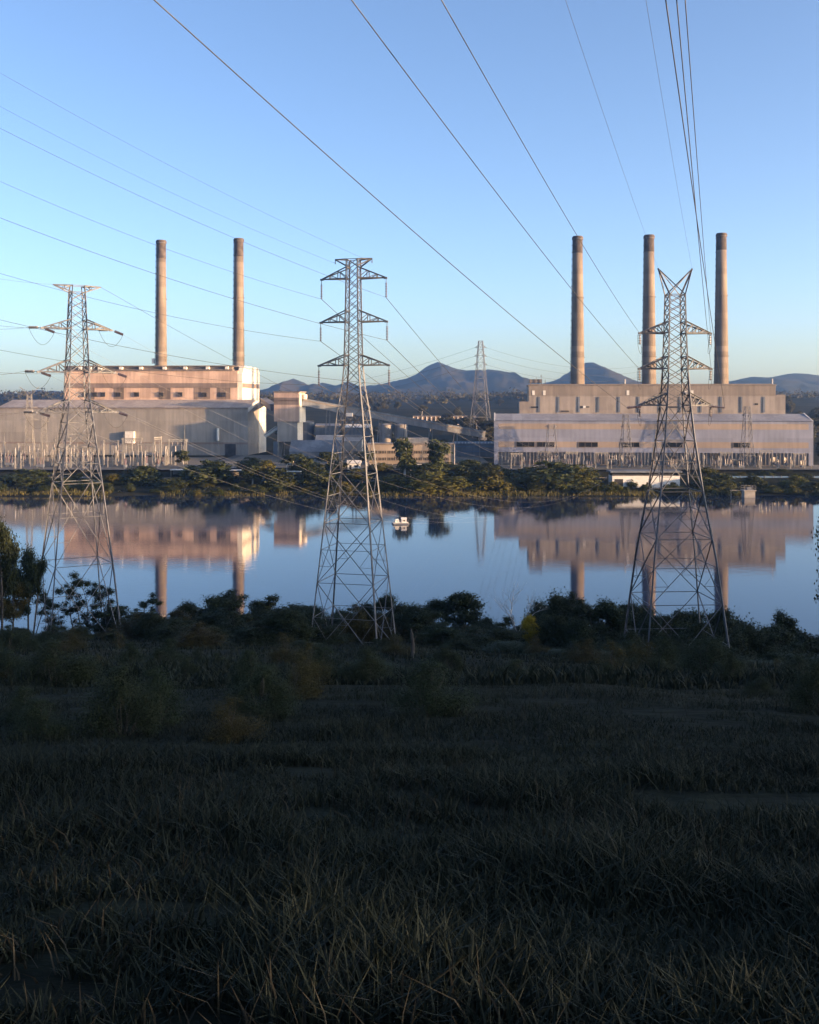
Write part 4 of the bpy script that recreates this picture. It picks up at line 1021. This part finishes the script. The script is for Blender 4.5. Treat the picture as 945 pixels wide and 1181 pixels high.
def make_tree(kind, seed, leaf, bark, size=.2, dens=1.0, name='tree'):
    """a tree 8 m high at the origin: tapered trunk, limbs and leaf clumps"""
    rnd.seed(seed); o = empty(name); m = MB(); cl = []
    H = 8.0
    def clump(c, r, flat=.8): r *= 1.3; cl.append((tuple(c), (r, r, r*flat), max(20, int(330*dens*r*r/.8))))
    if kind == 'gum':
        top = Vector((rnd.uniform(-.5,.5), rnd.uniform(-.5,.5), H*.86)); tr = limb(m, (0,0,-.4), top, .20, .04, .05, 8)
        for i in range(13):
            f = rnd.uniform(.36,.95); p = tr[0].lerp(tr[-1], f); a = i*2.4+rnd.uniform(-.5,.5); L_ = rnd.uniform(.9,2.3)*(1.25-f*.6)
            e = p+Vector((math.cos(a)*L_, math.sin(a)*L_, rnd.uniform(.3,1.3)))
            limb(m, p, e, .07, .02); clump(e, rnd.uniform(.5,.95)); 
            for k in range(2): e2 = e+Vector((rnd.uniform(-.9,.9),rnd.uniform(-.9,.9),rnd.uniform(-.5,.6))); limb(m, e, e2, .025, .01); clump(e2, rnd.uniform(.3,.6))
        clump(top+Vector((0,0,.2)), .75)
    elif kind == 'round':
        tr = limb(m, (0,0,-.4), (.1,0,H*.6), .22, .08, .05, 6)
        for i in range(22):
            a = rnd.uniform(0,6.28); zz = rnd.uniform(-1,1); rr_ = math.sqrt(1-zz*zz)*2.0*rnd.uniform(.5,1)
            e = Vector((math.cos(a)*rr_, math.sin(a)*rr_, H*.66+zz*2.0)); limb(m, tr[-1-rnd.randint(0,2)], e, .05, .015); clump(e, rnd.uniform(.5,.85))
        clump((0,0,H*.92), .6)
    elif kind == 'bush':
        for i in range(24):
            a = rnd.uniform(0,6.28); d = 2.9*math.sqrt(rnd.random()); hh = (H-.9)*(1-(d/3.6)**2)*rnd.uniform(.25,1)
            e = Vector((math.cos(a)*d, math.sin(a)*d, max(.6,hh))); limb(m, (e.x*.15, e.y*.15, -.3), e, .08, .02); clump(e, rnd.uniform(.7,1.25), 1.25)
        for i in range(5): e = Vector((rnd.uniform(-.8,.8), rnd.uniform(-.8,.8), H*rnd.uniform(.82,.97))); limb(m, (0,0,H*.4), e, .05, .01); clump(e, rnd.uniform(.3,.55))
    elif kind == 'airy':
        for s in range(3):
            top = Vector((rnd.uniform(-1.3,1.3), rnd.uniform(-1.3,1.3), H*rnd.uniform(.75,.98))); tr = limb(m, (rnd.uniform(-.2,.2),rnd.uniform(-.2,.2),-.4), top, .11, .02, .08, 8)
            for i in range(11):
                p = tr[rnd.randint(2,8)]; a = rnd.uniform(0,6.28); L_ = rnd.uniform(.5,1.5); e = p+Vector((math.cos(a)*L_, math.sin(a)*L_, rnd.uniform(.1,1.0)))
                limb(m, p, e, .035, .01); clump(e, rnd.uniform(.25,.55))
            clump(top, .45)
    elif kind == 'column':
        tr = limb(m, (0,0,-.4), (.1,.1,H*.9), .16, .04, .03, 8)
        for i in range(30):
            f = rnd.uniform(.12,.97); p = tr[0].lerp(tr[-1], f); a = rnd.uniform(0,6.28); L_ = 1.5*(1-abs(f-.45))*rnd.uniform(.4,1)
            e = p+Vector((math.cos(a)*L_, math.sin(a)*L_, .3)); limb(m, p, e, .04, .01); clump(e, rnd.uniform(.4,.75))
    elif kind == 'trunks':
        for s in range(3):
            bx = (-1.6,.2,1.5)[s]; top = Vector((bx+rnd.uniform(-.3,.3), rnd.uniform(-.5,.5), H*.8)); tr = limb(m, (bx,rnd.uniform(-.4,.4),-.4), top, .16, .08, .02, 6)
            for i in range(9):
                a = rnd.uniform(0,6.28); L_ = rnd.uniform(.2,1.2); e = top+Vector((math.cos(a)*L_-bx*.3, math.sin(a)*L_, rnd.uniform(-3.4,.9))); limb(m, tr[4], e, .05, .02); clump(e, rnd.uniform(.5,.8))
    t = m.build('trunk', bark, o, True)
    crown_mesh(cl, size, leaf, o)
    return o
TREES = {}
def proto(key, *a, **k): TREES[key] = [make_tree(*a, **k), False]
proto('gum1','gum',1,M['leaf_near'],M['bark'],0.108,2.00); proto('gum2','gum',2,M['leaf_near'],M['bark'],0.108,1.76)
proto('round','round',3,M['leaf_near'],M['bark'],0.115,2.08); proto('bush1','bush',4,M['leaf_near'],M['bark'],0.122,1.60)
proto('bush2','bush',5,M['leaf_near'],M['bark'],0.122,1.76); proto('airy1','airy',6,M['leaf_near'],M['bark'],0.094,2.40); proto('airy2','airy',7,M['leaf_near'],M['bark'],0.094,2.24)
proto('brown','bush',8,M['leaf_brown'],M['bark'],0.108,1.28); proto('yellow','round',9,M['leaf_yellow'],M['bark'],0.115,1.92); proto('gumbrown','gum',10,M['leaf_brown'],M['bark'],0.108,1.76)
proto('scrub1','bush',41,M['leaf_near'],M['bark'],.075,1.3); proto('scrub2','bush',42,M['leaf_brown'],M['bark'],.07,1.1)
proto('fbush1','bush',21,M['leaf_far'],M['bark'],.38,.3); proto('fbush2','bush',22,M['leaf_far'],M['bark'],.38,.3); proto('flime','bush',23,M['leaf_far_lime'],M['bark'],.36,.3); proto('flime2','round',24,M['leaf_far_lime'],M['bark'],.34,.4)
proto('fround','round',25,M['leaf_far'],M['bark_pale'],.36,.4); proto('fcol','column',26,M['leaf_far'],M['bark'],.34,.4); proto('ftrunks','trunks',27,M['leaf_far'],M['bark_pale'],.34,.4); proto('fgum','gum',28,M['leaf_far'],M['bark_pale'],.34,.4)
proto('wgum','gum',31,M['leaf_wood'],M['bark_pale'],.5,.2); proto('wround','round',32,M['leaf_wood'],M['bark'],.5,.25); proto('wbush','bush',33,M['leaf_wood'],M['bark'],.6,.16)
WIDTH = {'gum':5.4,'round':5.0,'bush':6.6,'airy':4.4,'column':3.6,'trunks':4.6}
KW = {'gum1':'gum','gum2':'gum','gumbrown':'gum','round':'round','yellow':'round','bush1':'bush','bush2':'bush','brown':'bush','scrub1':'bush','scrub2':'bush','airy1':'airy','airy2':'airy','fbush1':'bush','fbush2':'bush','flime':'bush','flime2':'round','fround':'round','fcol':'column','ftrunks':'trunks','fgum':'gum','wgum':'gum','wround':'round','wbush':'bush'}
def tree(key, x, y, h, w, label, group=None, cat='tree', name=None, base=None):
    o, u_ = TREES[key]; z = gz(x, y) if base is None else base
    rnd.seed(int(x*13+y*7)); sc = (w/WIDTH[KW[key]], w/WIDTH[KW[key]], h/8.3); rz = rnd.uniform(0,6.28)
    if u_: o = dup(o, (x,y,z-.1), rz, sc, label, group)
    else:
        TREES[key][1] = True; o.location = (x,y,z-.1); o.rotation_euler = (0,0,rz); o.scale = sc
        o['label'] = label
        if group: o['group'] = group
    o['category'] = cat
    if name: o.name = name
    return o
def ptree(key, px, ytop, D, wpx, label, group=None, cat='tree', name=None):
    x = xat(px,D); h = zat(ytop,D)-gz(x,D); return tree(key, x, D, max(.8,h), wpx*D/F, label, group, cat, name)

NG = 'dark trees on the near shore'
for a in (('gum1',2,588,112,44,'tall dark gum cut by the left edge of the view'),
    ('gum2',33,624,120,36,'slim tall gum beside the left edge, overlapping the flat topped pylon\'s foot'),
    ('gumbrown',14,668,118,40,'olive brown gum in front of the leftmost tall trees'),
    ('airy1',62,688,126,36,'thin wispy tree just left of the flat topped pylon\'s legs'),
    ('airy2',92,668,128,40,'wispy tree seen between the legs of the flat topped pylon'),
    ('airy1',118,672,127,34,'airy tree at the outer leg of the flat topped pylon'),
    ('bush1',136,702,126,52,'low bushy dark tree right of the flat topped pylon\'s feet'),
    ('airy2',170,690,133,34,'airy tree against the water, first one right of the flat topped pylon'),
    ('brown',200,701,128,56,'bushy tree with olive brown crown below a chimney reflection'),
    ('bush2',238,712,132,46,'low dark bush between the two chimney reflections'),
    ('gum2',248,683,138,52,'spreading open crowned tree between the two chimney reflections'),
    ('brown',282,712,124,44,'olive brown bush under the second chimney reflection'),
    ('bush1',318,684,128,66,'big dense dark tree midway between the left and middle pylons'),
    ('bush2',345,704,131,40,'dark bush at the left foot of the middle pylon'),
    ('bush1',388,706,133,60,'low dark bush behind the middle pylon\'s legs'),
    ('bush2',425,712,134,50,'low dark bush at the right leg of the middle pylon'),
    ('gum1',453,681,130,44,'open dark tree overlapping the right leg of the middle pylon'),
    ('bush1',487,706,134,56,'low dark bush between middle pylon and the round crowned tree'),
    ('round',532,680,136,54,'round crowned dark tree standing out against the water, right of the middle pylon'),
    ('bush2',560,712,132,44,'dark bush at the right side of the round crowned tree'),
    ('bush1',590,709,128,54,'dark bush below the bare tree'),
    ('yellow',612,707,112,27,'yellow leaved small tree in the dark row'),
    ('bush2',626,693,137,46,'pointed dark tree right behind the yellow leaved tree'),
    ('gum2',656,704,131,44,'open dark tree left of the third reflection of a chimney'),
    ('airy1',676,688,126,46,'tall airy tree in front of a chimney reflection, left of the forked pylon'),
    ('airy2',700,700,128,36,'ragged airy tree just left of the forked pylon'),
    ('bush1',722,716,126,44,'dark bush at the left foot of the forked pylon'),
    ('bush2',752,708,124,50,'dark rounded bush behind the left legs of the forked pylon'),
    ('bush1',784,701,125,54,'tall dark bush under the middle of the forked pylon'),
    ('bush2',846,716,126,60,'dense dark tree right of the forked pylon\'s feet'),
    ('gum1',818,716,130,40,'dark open tree at the right leg of the forked pylon'),
    ('gum2',893,728,130,52,'open dark tree with water showing through, second from the right edge'),
    ('bush1',926,742,122,46,'low dark tree near the right edge, below the water'),
    ('gumbrown',970,585,64,66,'close dark tree leaning into the right edge of the view')):
    ptree(*a, group=NG)
SG = 'dark bushes on the foreground slope'
for a in (('bush1',640,752,92,70,'dark bush on the slope below the yellow leaved tree'),('bush2',585,740,98,66,'dark bush on the slope below the bare tree'),
    ('bush2',700,762,88,60,'dark bush on the slope left of the forked pylon\'s feet'),('bush1',880,764,86,90,'broad dark bush on the slope at the right'),
    ('brown',300,733,104,50,'olive bush on the slope below the big dense tree'),('bush1',345,738,98,46,'dark bush on the slope left of the middle pylon\'s feet'),
    ('bush2',790,764,92,76,'dark bush in front of the forked pylon\'s feet'),('bush1',430,772,60,70,'low dark bush in the grass below the middle pylon'),
    ('bush2',240,741,102,60,'low dark bush on the slope below the olive brown trees'),('bush1',60,731,106,70,'low dark bush below the flat topped pylon')):
    ptree(*a, group=SG, cat='bush', name='dark_bush')
fr_ = random.Random(41)
for i in range(50):
    px = 128+i*16.6+fr_.uniform(-7,7); D = fr_.uniform(121,140); yt = (fr_.uniform(712,724) if 500 < px < 632 else 0) or fr_.choice((686,694,700,704,710,718))+fr_.uniform(-4,4)+(14 if px > 800 else 0)
    ptree(fr_.choice(('bush1','bush2','gum2','brown','bush2','gum1','airy1','round')), px, yt, D, fr_.uniform(42,72), 'dark bush in the thicket along the near shore', 'thicket along the near shore', 'bush', 'thicket_bush')
sr_ = random.Random(77)
SC = 'scrub on the shaded slope'
for i in range(46):
    px = -10+i*21.4+sr_.uniform(-9,9); D = sr_.uniform(92,119); x = xat(px,D); h = sr_.uniform(1.1,3.2)
    if 350 < px < 470: h *= .5
    tree(sr_.choice(('bush1','bush2','brown','gum2')), x, D, h, h*sr_.uniform(1.2,2.2), 'ragged dark scrub bush on the shaded slope below the pylons', SC, 'bush', 'scrub_bush')
for i in range(70):
    D = 15*(95/15.)**sr_.random(); px = sr_.uniform(-30,975); x = xat(px,D); h = sr_.uniform(.35,.95)*(1+D/45.)
    tree(sr_.choice(('scrub1','scrub1','scrub2')), x, D, h, h*sr_.uniform(.8,1.5), 'ragged low scrub bush in the shaded foreground grass', SC, 'bush', 'scrub_bush')
for px, D, yt, w_ in ((728,99,728,40),(757,97,735,46),(792,98,730,50),(826,99,733,44),(850,97,745,46),(905,100,752,60)):
    ptree(sr_.choice(('bush1','bush2')), px, yt, D, w_, 'dark bush crowding the forked pylon\'s feet', 'bushes around the forked pylon\'s feet', 'bush', 'dark_bush')
for px, yt, w_ in ((548,722,60),(575,716,58),(640,708,50),(668,712,48),(694,720,56),(716,712,52),(744,714,54),(772,707,58),(806,716,56),(838,712,60),(866,722,56),(894,728,60),(922,738,60),(268,704,50),(330,700,62),(372,712,50),(205,712,52)):
    ptree(sr_.choice(('bush1','bush2','gum2','bush1')), px, yt, sr_.uniform(104,114), w_, 'tall dark bush standing in front of the near shore thicket', 'tall bushes before the near shore thicket', 'bush', 'tall_bush')
# bare dead tree
def dead_tree(x, y, h, label):
    rnd.seed(99); o = empty('dead_tree', (x,y,gz(x,y))); tag(o, label, 'tree'); m = MB()
    def grow(p, d, L_, r, k):
        e = p+d*L_; m.tube([p, p.lerp(e,.5)+Vector((rnd.uniform(-.1,.1),rnd.uniform(-.1,.1),0))*L_, e], [r, r*.8, r*.6], 5, False)
        if k:
            for i in range(3 if k > 2 else 2):
                dd = (d+Vector((rnd.uniform(-.75,.75),rnd.uniform(-.75,.75),rnd.uniform(-.1,.4)))).normalized(); grow(e, dd, L_*rnd.uniform(.55,.8), r*.6, k-1)
    grow(Vector((0,0,-.2)), Vector((.05,0,1)), h*.42, .11, 5); m.build('trunk', M['bark_pale'], o)
D = 126; x = xat(596,D); dead_tree(x, D, zat(690,D)-gz(x,D), 'small bare leafless tree against the water, left of the yellow leaved tree')
D = 72; x = xat(476,D); o = empty('tree_stump', (x,D,gz(x,D))); tag(o, 'dark broken stump on the grass right of the middle pylon', 'stump')
m = MB(); m.tube([(0,0,-.2),(.03,0,.9),(-.05,0,1.7),(-.12,.05,2.1)],[.16,.13,.11,.03],7); m.tube([(0,0,1.2),(.3,0,1.6)],[.07,.03],5); m.build('trunk', M['bark'], o)

FG = 'trees along the far shore'
for a in (('fbush1',30,541,492,44,'rounded olive tree on the far shore before the buff station switchyard, near the left edge'),('flime2',131,547,494,22,'small lime green tree before the buff station switchyard'),
    ('fbush2',166,537,498,34,'dark rounded tree at the right end of the buff station switchyard'),('fbush1',242,530,496,46,'big olive tree below the shaded end of the buff station'),('flime',222,537,500,20,'narrow lime tree beside the big olive tree below the buff station'),
    ('fround',291,538,488,24,'olive tree on the far shore left of the transfer tower'),('flime2',309,531,492,26,'lime tree on the far shore below the gable end of the buff station'),('fbush2',322,540,484,30,'dark tree beside the street lamp on the far shore'),
    ('fgum',352,527,500,26,'upright dark gum below the transfer tower'),('fbush1',366,534,488,32,'dark olive tree just left of the middle pylon on the far shore'),('fcol',384,530,500,18,'narrow tree below the blue grey workshop'),
    ('flime',396,556,468,20,'small lime bush at the water seen through the middle pylon'),('flime2',416,541,490,30,'pale lime tree behind the middle pylon\'s right legs'),
    ('fbush2',456,547,474,34,'dark rounded tree on the far shore below the white trunked trees'),('ftrunks',466,504,494,30,'tall tree with bare white trunks in front of the office block'),('fgum',503,509,492,32,'tall tree with layered crown in front of the right half of the office block'),
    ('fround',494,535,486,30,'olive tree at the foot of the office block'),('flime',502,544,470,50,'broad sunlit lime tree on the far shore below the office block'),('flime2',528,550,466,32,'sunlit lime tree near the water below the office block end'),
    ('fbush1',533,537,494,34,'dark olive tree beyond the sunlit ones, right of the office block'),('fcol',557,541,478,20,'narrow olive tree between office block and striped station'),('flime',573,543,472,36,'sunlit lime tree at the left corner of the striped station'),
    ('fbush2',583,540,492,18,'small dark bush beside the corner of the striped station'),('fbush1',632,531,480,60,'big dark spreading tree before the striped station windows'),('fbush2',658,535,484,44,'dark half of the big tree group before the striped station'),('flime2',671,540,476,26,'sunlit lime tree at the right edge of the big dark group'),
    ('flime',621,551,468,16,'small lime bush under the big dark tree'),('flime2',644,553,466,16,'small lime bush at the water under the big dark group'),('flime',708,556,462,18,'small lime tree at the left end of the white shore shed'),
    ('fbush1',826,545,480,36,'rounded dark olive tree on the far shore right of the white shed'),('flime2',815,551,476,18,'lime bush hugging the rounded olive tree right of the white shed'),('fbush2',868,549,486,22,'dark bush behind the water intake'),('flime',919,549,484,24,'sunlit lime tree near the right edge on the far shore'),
    ('fbush1',940,556,470,30,'dark bush at the right edge on the far shore'),('fbush2',100,553,478,30,'dark low tree behind the flat topped pylon on the far shore'),('fbush1',200,551,482,30,'dark low tree on the far shore below the carport')):
    ptree(a[0], a[1], a[2]-1.5, a[3], a[4]*(.95 if a[0] in ('ftrunks','fgum','fcol') else 1.22), a[5], group=FG)
SHG = 'low shrubs along the far waterline'
for i in range(120):
    px = -20+i*8.2+rnd.uniform(-4,4); D = rnd.uniform(459,470) if i % 3 == 0 else rnd.uniform(470,508)
    if 845 < px < 880: continue
    x = xat(px,D); k = rnd.choice(('fbush1','fbush2','flime','fbush1','fbush2'))
    tree(k, x, D, rnd.uniform(1.5,4.2), rnd.uniform(3.5,9), 'low olive shrub at the far waterline', SHG, 'shrub', 'shore_shrub')
HG = 'trees among the plant buildings'
for a in (('fbush1',288,527,524,26,'dark tree at the foot of the buff station gable end'),('fgum',336,524,534,24,'thin dark gum before the blue grey workshop'),('fbush2',352,531,520,26,'dark bush before the blue grey workshop'),
    ('fround',377,522,545,24,'dark round tree at the right end of the blue grey workshop'),('fbush1',392,530,524,24,'dark tree left of the small white cabin'),('fgum',423,521,548,22,'gum tree at the left end of the office block'),
    ('flime',440,534,520,24,'lime bush before the left half of the office block'),('fbush2',478,536,512,22,'low dark tree at the foot of the white trunked trees'),('fbush1',516,533,520,26,'dark tree before the right end of the office block'),
    ('fbush2',541,530,526,26,'dark tree before the long blue grey shed'),('fbush1',563,534,516,20,'dark tree at the corner between blue grey shed and striped station'),('fgum',212,520,540,18,'thin tree at the right end of the buff station switchyard')):
    ptree(a[0], a[1], a[2]-1, a[3], a[4]*1.2, a[5], group=HG)
for i in range(22):
    px = 588+i*16.5+rnd.uniform(-5,5); D = rnd.uniform(500,516); x = xat(px,D)
    if 690 < px < 790: continue
    tree(rnd.choice(('fbush1','fbush2','flime')), x, D, rnd.uniform(1.8,3.6), rnd.uniform(5,9), 'low hedge bush below the switchyard of the striped station', 'hedge below the striped station switchyard', 'shrub', 'hedge_bush')
# trees on the slopes behind the plant
WG = 'trees scattered on the slopes behind the plant'
wl = 'scattered tree on the slope behind the power stations'
def wood(n, px0, px1, D0, D1, h0, h1, seed):
    g = random.Random(seed)
    for i in range(n):
        D = g.uniform(D0,D1); px = g.uniform(px0,px1); x = xat(px,D); h = g.uniform(h0,h1)
        if gz(x,D) < 1: continue
        tree(g.choice(('wgum','wround','wbush')), x, D, h, h*g.uniform(.7,1.25), wl, WG, 'tree', 'slope_tree')
wood(14, 560, 604, 760, 900, 12, 19, 1); wood(14, 480, 552, 960, 1060, 9, 14, 2); wood(12, 350, 470, 780, 900, 6, 10, 3); wood(22, 898, 960, 780, 1000, 12, 20, 4)
wood(8, 286, 345, 800, 900, 8, 14, 5); wood(10, -20, 20, 900, 1100, 12, 18, 6); wood(22, 300, 620, 1150, 1700, 9, 15, 7); wood(14, 860, 960, 1100, 1600, 10, 16, 8); wood(10, 430, 570, 700, 790, 3, 6, 9); wood(8, 940, 985, 560, 720, 6, 12, 10)
# far-off wood under the mountains
cl = []
for i in range(900):
    D = rng.uniform(1750, 3100); px = rng.uniform(-80, 1030); x = xat(px, D); z = gz(x, D); r = rng.uniform(6, 14)
    cl.append(((x, D, z+r*.35), (r*1.3, r, r*.65), 34))
wd_ = crown_mesh(cl, 3.0, M['leaf_wood'], None, 'far_woodland'); tag(wd_, 'dark wooded plain under the mountains', None, None, 'stuff')

# reeds and long grass along the far waterline
def blades(name, pts, h, w, lean, mat, label):
    n = len(pts); P = np.asarray(pts); a = rng.random(n)*2*np.pi; H_ = h*(.5+.9*rng.random(n))*(.35+2.6*fbm(P[:,0]/1.3, P[:,1]/1.3, 3, 55)**2.2); W_ = w*(.6+.8*rng.random(n))
    u_ = np.stack([np.cos(a), np.sin(a), np.zeros(n)], 1)*W_[:,None]
    b_ = rng.random(n)*2*np.pi; ln = np.stack([np.cos(b_), np.sin(b_), np.zeros(n)], 1)*(lean*H_*rng.random(n))[:,None]
    up_ = np.zeros((n,3)); up_[:,2] = H_
    v = np.stack([P-u_, P+u_, P+ln*.35+up_*.6+u_*.7, P+ln*.35+up_*.6-u_*.7, P+ln+up_], 1).reshape(-1,3)
    i_ = np.arange(n)*5
    f = np.stack([i_, i_+1, i_+2, i_+3, i_+3, i_+2, i_+4], 1).ravel()
    o = fast_mesh(name, v, f, np.tile([4,3], n), mat); tag(o, label, None, None, 'stuff'); return o
M['reed'] = leaf_mat('straw_reeds', (0.072,0.068,0.022), (0.144,0.122,0.040), (0.101,0.086,0.029), .05, .3)
M['grass'] = leaf_mat('dusk_green_grass', (0.008,0.013,0.009), (0.019,0.025,0.015), (0.013,0.017,0.011), .25, .15)
M['drygrass'] = leaf_mat('dry_grass_stems', (0.013,0.013,0.010), (0.027,0.024,0.016), (0.021,0.019,0.013), .3, .15)
px = rng.uniform(-60, 1010, 15000); D = rng.uniform(455, 466, 15000) ; x = (px-472.5)*D/F
z = ground(x, D); keep = (z > -.5) & (z < 1.9) & (fbm(x/14, D/30, 3, 88) > .33)
blades('reeds', np.stack([x, D, np.maximum(z,-.3)], 1)[keep], 1.1, .14, .35, M['reed'], 'straw coloured reeds along the far waterline')
px = rng.uniform(-60, 1010, 14000); D = rng.uniform(464, 496, 14000); x = (px-472.5)*D/F
z = ground(x, D); keep = fbm(x/14, D/14, 3, 89) > .45
blades('bank_grass', np.stack([x, D, z], 1)[keep], .8, .2, .4, M['grass'], 'rough dark grass on the far bank')
def field(n, d0, d1, seed, thr=.3):
    D = d0*(d1/d0)**rng.random(n) if d0 > 0 else rng.uniform(.5,d1,n)
    x = rng.uniform(-1, 1, n)*(.43*D+2.0); keep = fbm(x/1.6, D/1.6, 3, seed) > thr
    x, D = x[keep], D[keep]; return np.stack([x, D, ground(x, D)-.03], 1)
pts = np.concatenate([field(150000, 2.2, 14, 3, .34), field(120000, 10, 50, 4, .30)])
hs = .17
blades('grass', pts, hs, .007, 1.5, M['grass'], 'long dark grass on the near slope')
pts = field(70000, 28, 135, 5, .22)
blades('slope_grass', pts, .34, .035, 1.0, M['grass'], 'long dark grass farther down the slope')
pts = np.concatenate([field(12000, 2.2, 30, 6, .50), field(9000, 25, 120, 7, .5)])
blades('dry_grass', pts, .26, .005, 1.2, M['drygrass'], 'dry grass stems among the dark grass')

# ------------------------------------------------------------------ light, air, sky, camera
SUN_EL, SUN_AZ = 6.2, 109.0               # degrees; azimuth clockwise from the view direction
sd = Vector((math.sin(R(SUN_AZ))*math.cos(R(SUN_EL)), math.cos(R(SUN_AZ))*math.cos(R(SUN_EL)), math.sin(R(SUN_EL))))
sl = bpy.data.lights.new('sun', 'SUN'); sl.energy = 4.1; sl.angle = R(.55); sl.color = (1.0, .68, .42)
so = bpy.data.objects.new('sun', sl); col.objects.link(so); so.rotation_euler = (-sd).to_track_quat('-Z','Y').to_euler(); so.location = (0,0,300)
wo = bpy.data.worlds.new('World'); scene.world = wo; wo.use_nodes = True
nt = wo.node_tree; bg = nt.nodes['Background']
sk = nt.nodes.new('ShaderNodeTexSky'); sk.sky_type = 'NISHITA'; sk.sun_disc = False
sk.sun_elevation = R(SUN_EL); sk.sun_rotation = R(SUN_AZ); sk.air_density = .42; sk.dust_density = 1.5; sk.ozone_density = 1.4
nt.links.new(sk.outputs[0], bg.inputs['Color']); bg.inputs['Strength'].default_value = .13

hz = MB(); hz.box(-9000, 9000, -300, 7400, -4.2, 420)
mh, ntz, bz = mat_new('evening_haze'); ntz.nodes.remove(bz)
pv = ntz.nodes.new('ShaderNodeVolumePrincipled'); pv.inputs['Density'].default_value = 1.25e-4; pv.inputs['Color'].default_value = (.32,.55,1,1); pv.inputs['Absorption Color'].default_value = (1,1,1,1); pv.inputs['Anisotropy'].default_value = .72
ntz.links.new(pv.outputs[0], ntz.nodes['Material Output'].inputs['Volume'])
ho = hz.build('haze', mh); tag(ho, 'thin evening haze over the valley', None, None, 'stuff')

cam = bpy.data.cameras.new('camera'); co = bpy.data.objects.new('camera', cam); col.objects.link(co)
co.location = (0,0,HC); co.rotation_euler = (R(90),0,0)
cam.sensor_fit = 'HORIZONTAL'; cam.sensor_width = 36; cam.lens = 36*F/945
cam.shift_y = -(590.5-HY)/945; cam.clip_start = .1; cam.clip_end = 30000
scene.camera = co
scene.view_settings.view_transform = 'Standard'; scene.view_settings.look = 'None'
scene.view_settings.exposure = 2.0; scene.view_settings.gamma = 1.0
try: scene.view_settings.use_curve_mapping = False
except Exception: pass
scene.cycles.max_bounces = 6; scene.cycles.diffuse_bounces = 2; scene.cycles.glossy_bounces = 2
scene.cycles.transmission_bounces = 3; scene.cycles.volume_bounces = 0; scene.cycles.transparent_max_bounces = 6
scene.cycles.use_denoising = True

for o in bpy.data.objects:
    if o.parent is None and 'label' in o and not 4 <= len(o['label'].split()) <= 16: print('LONGLABEL', o.name, o['label'])
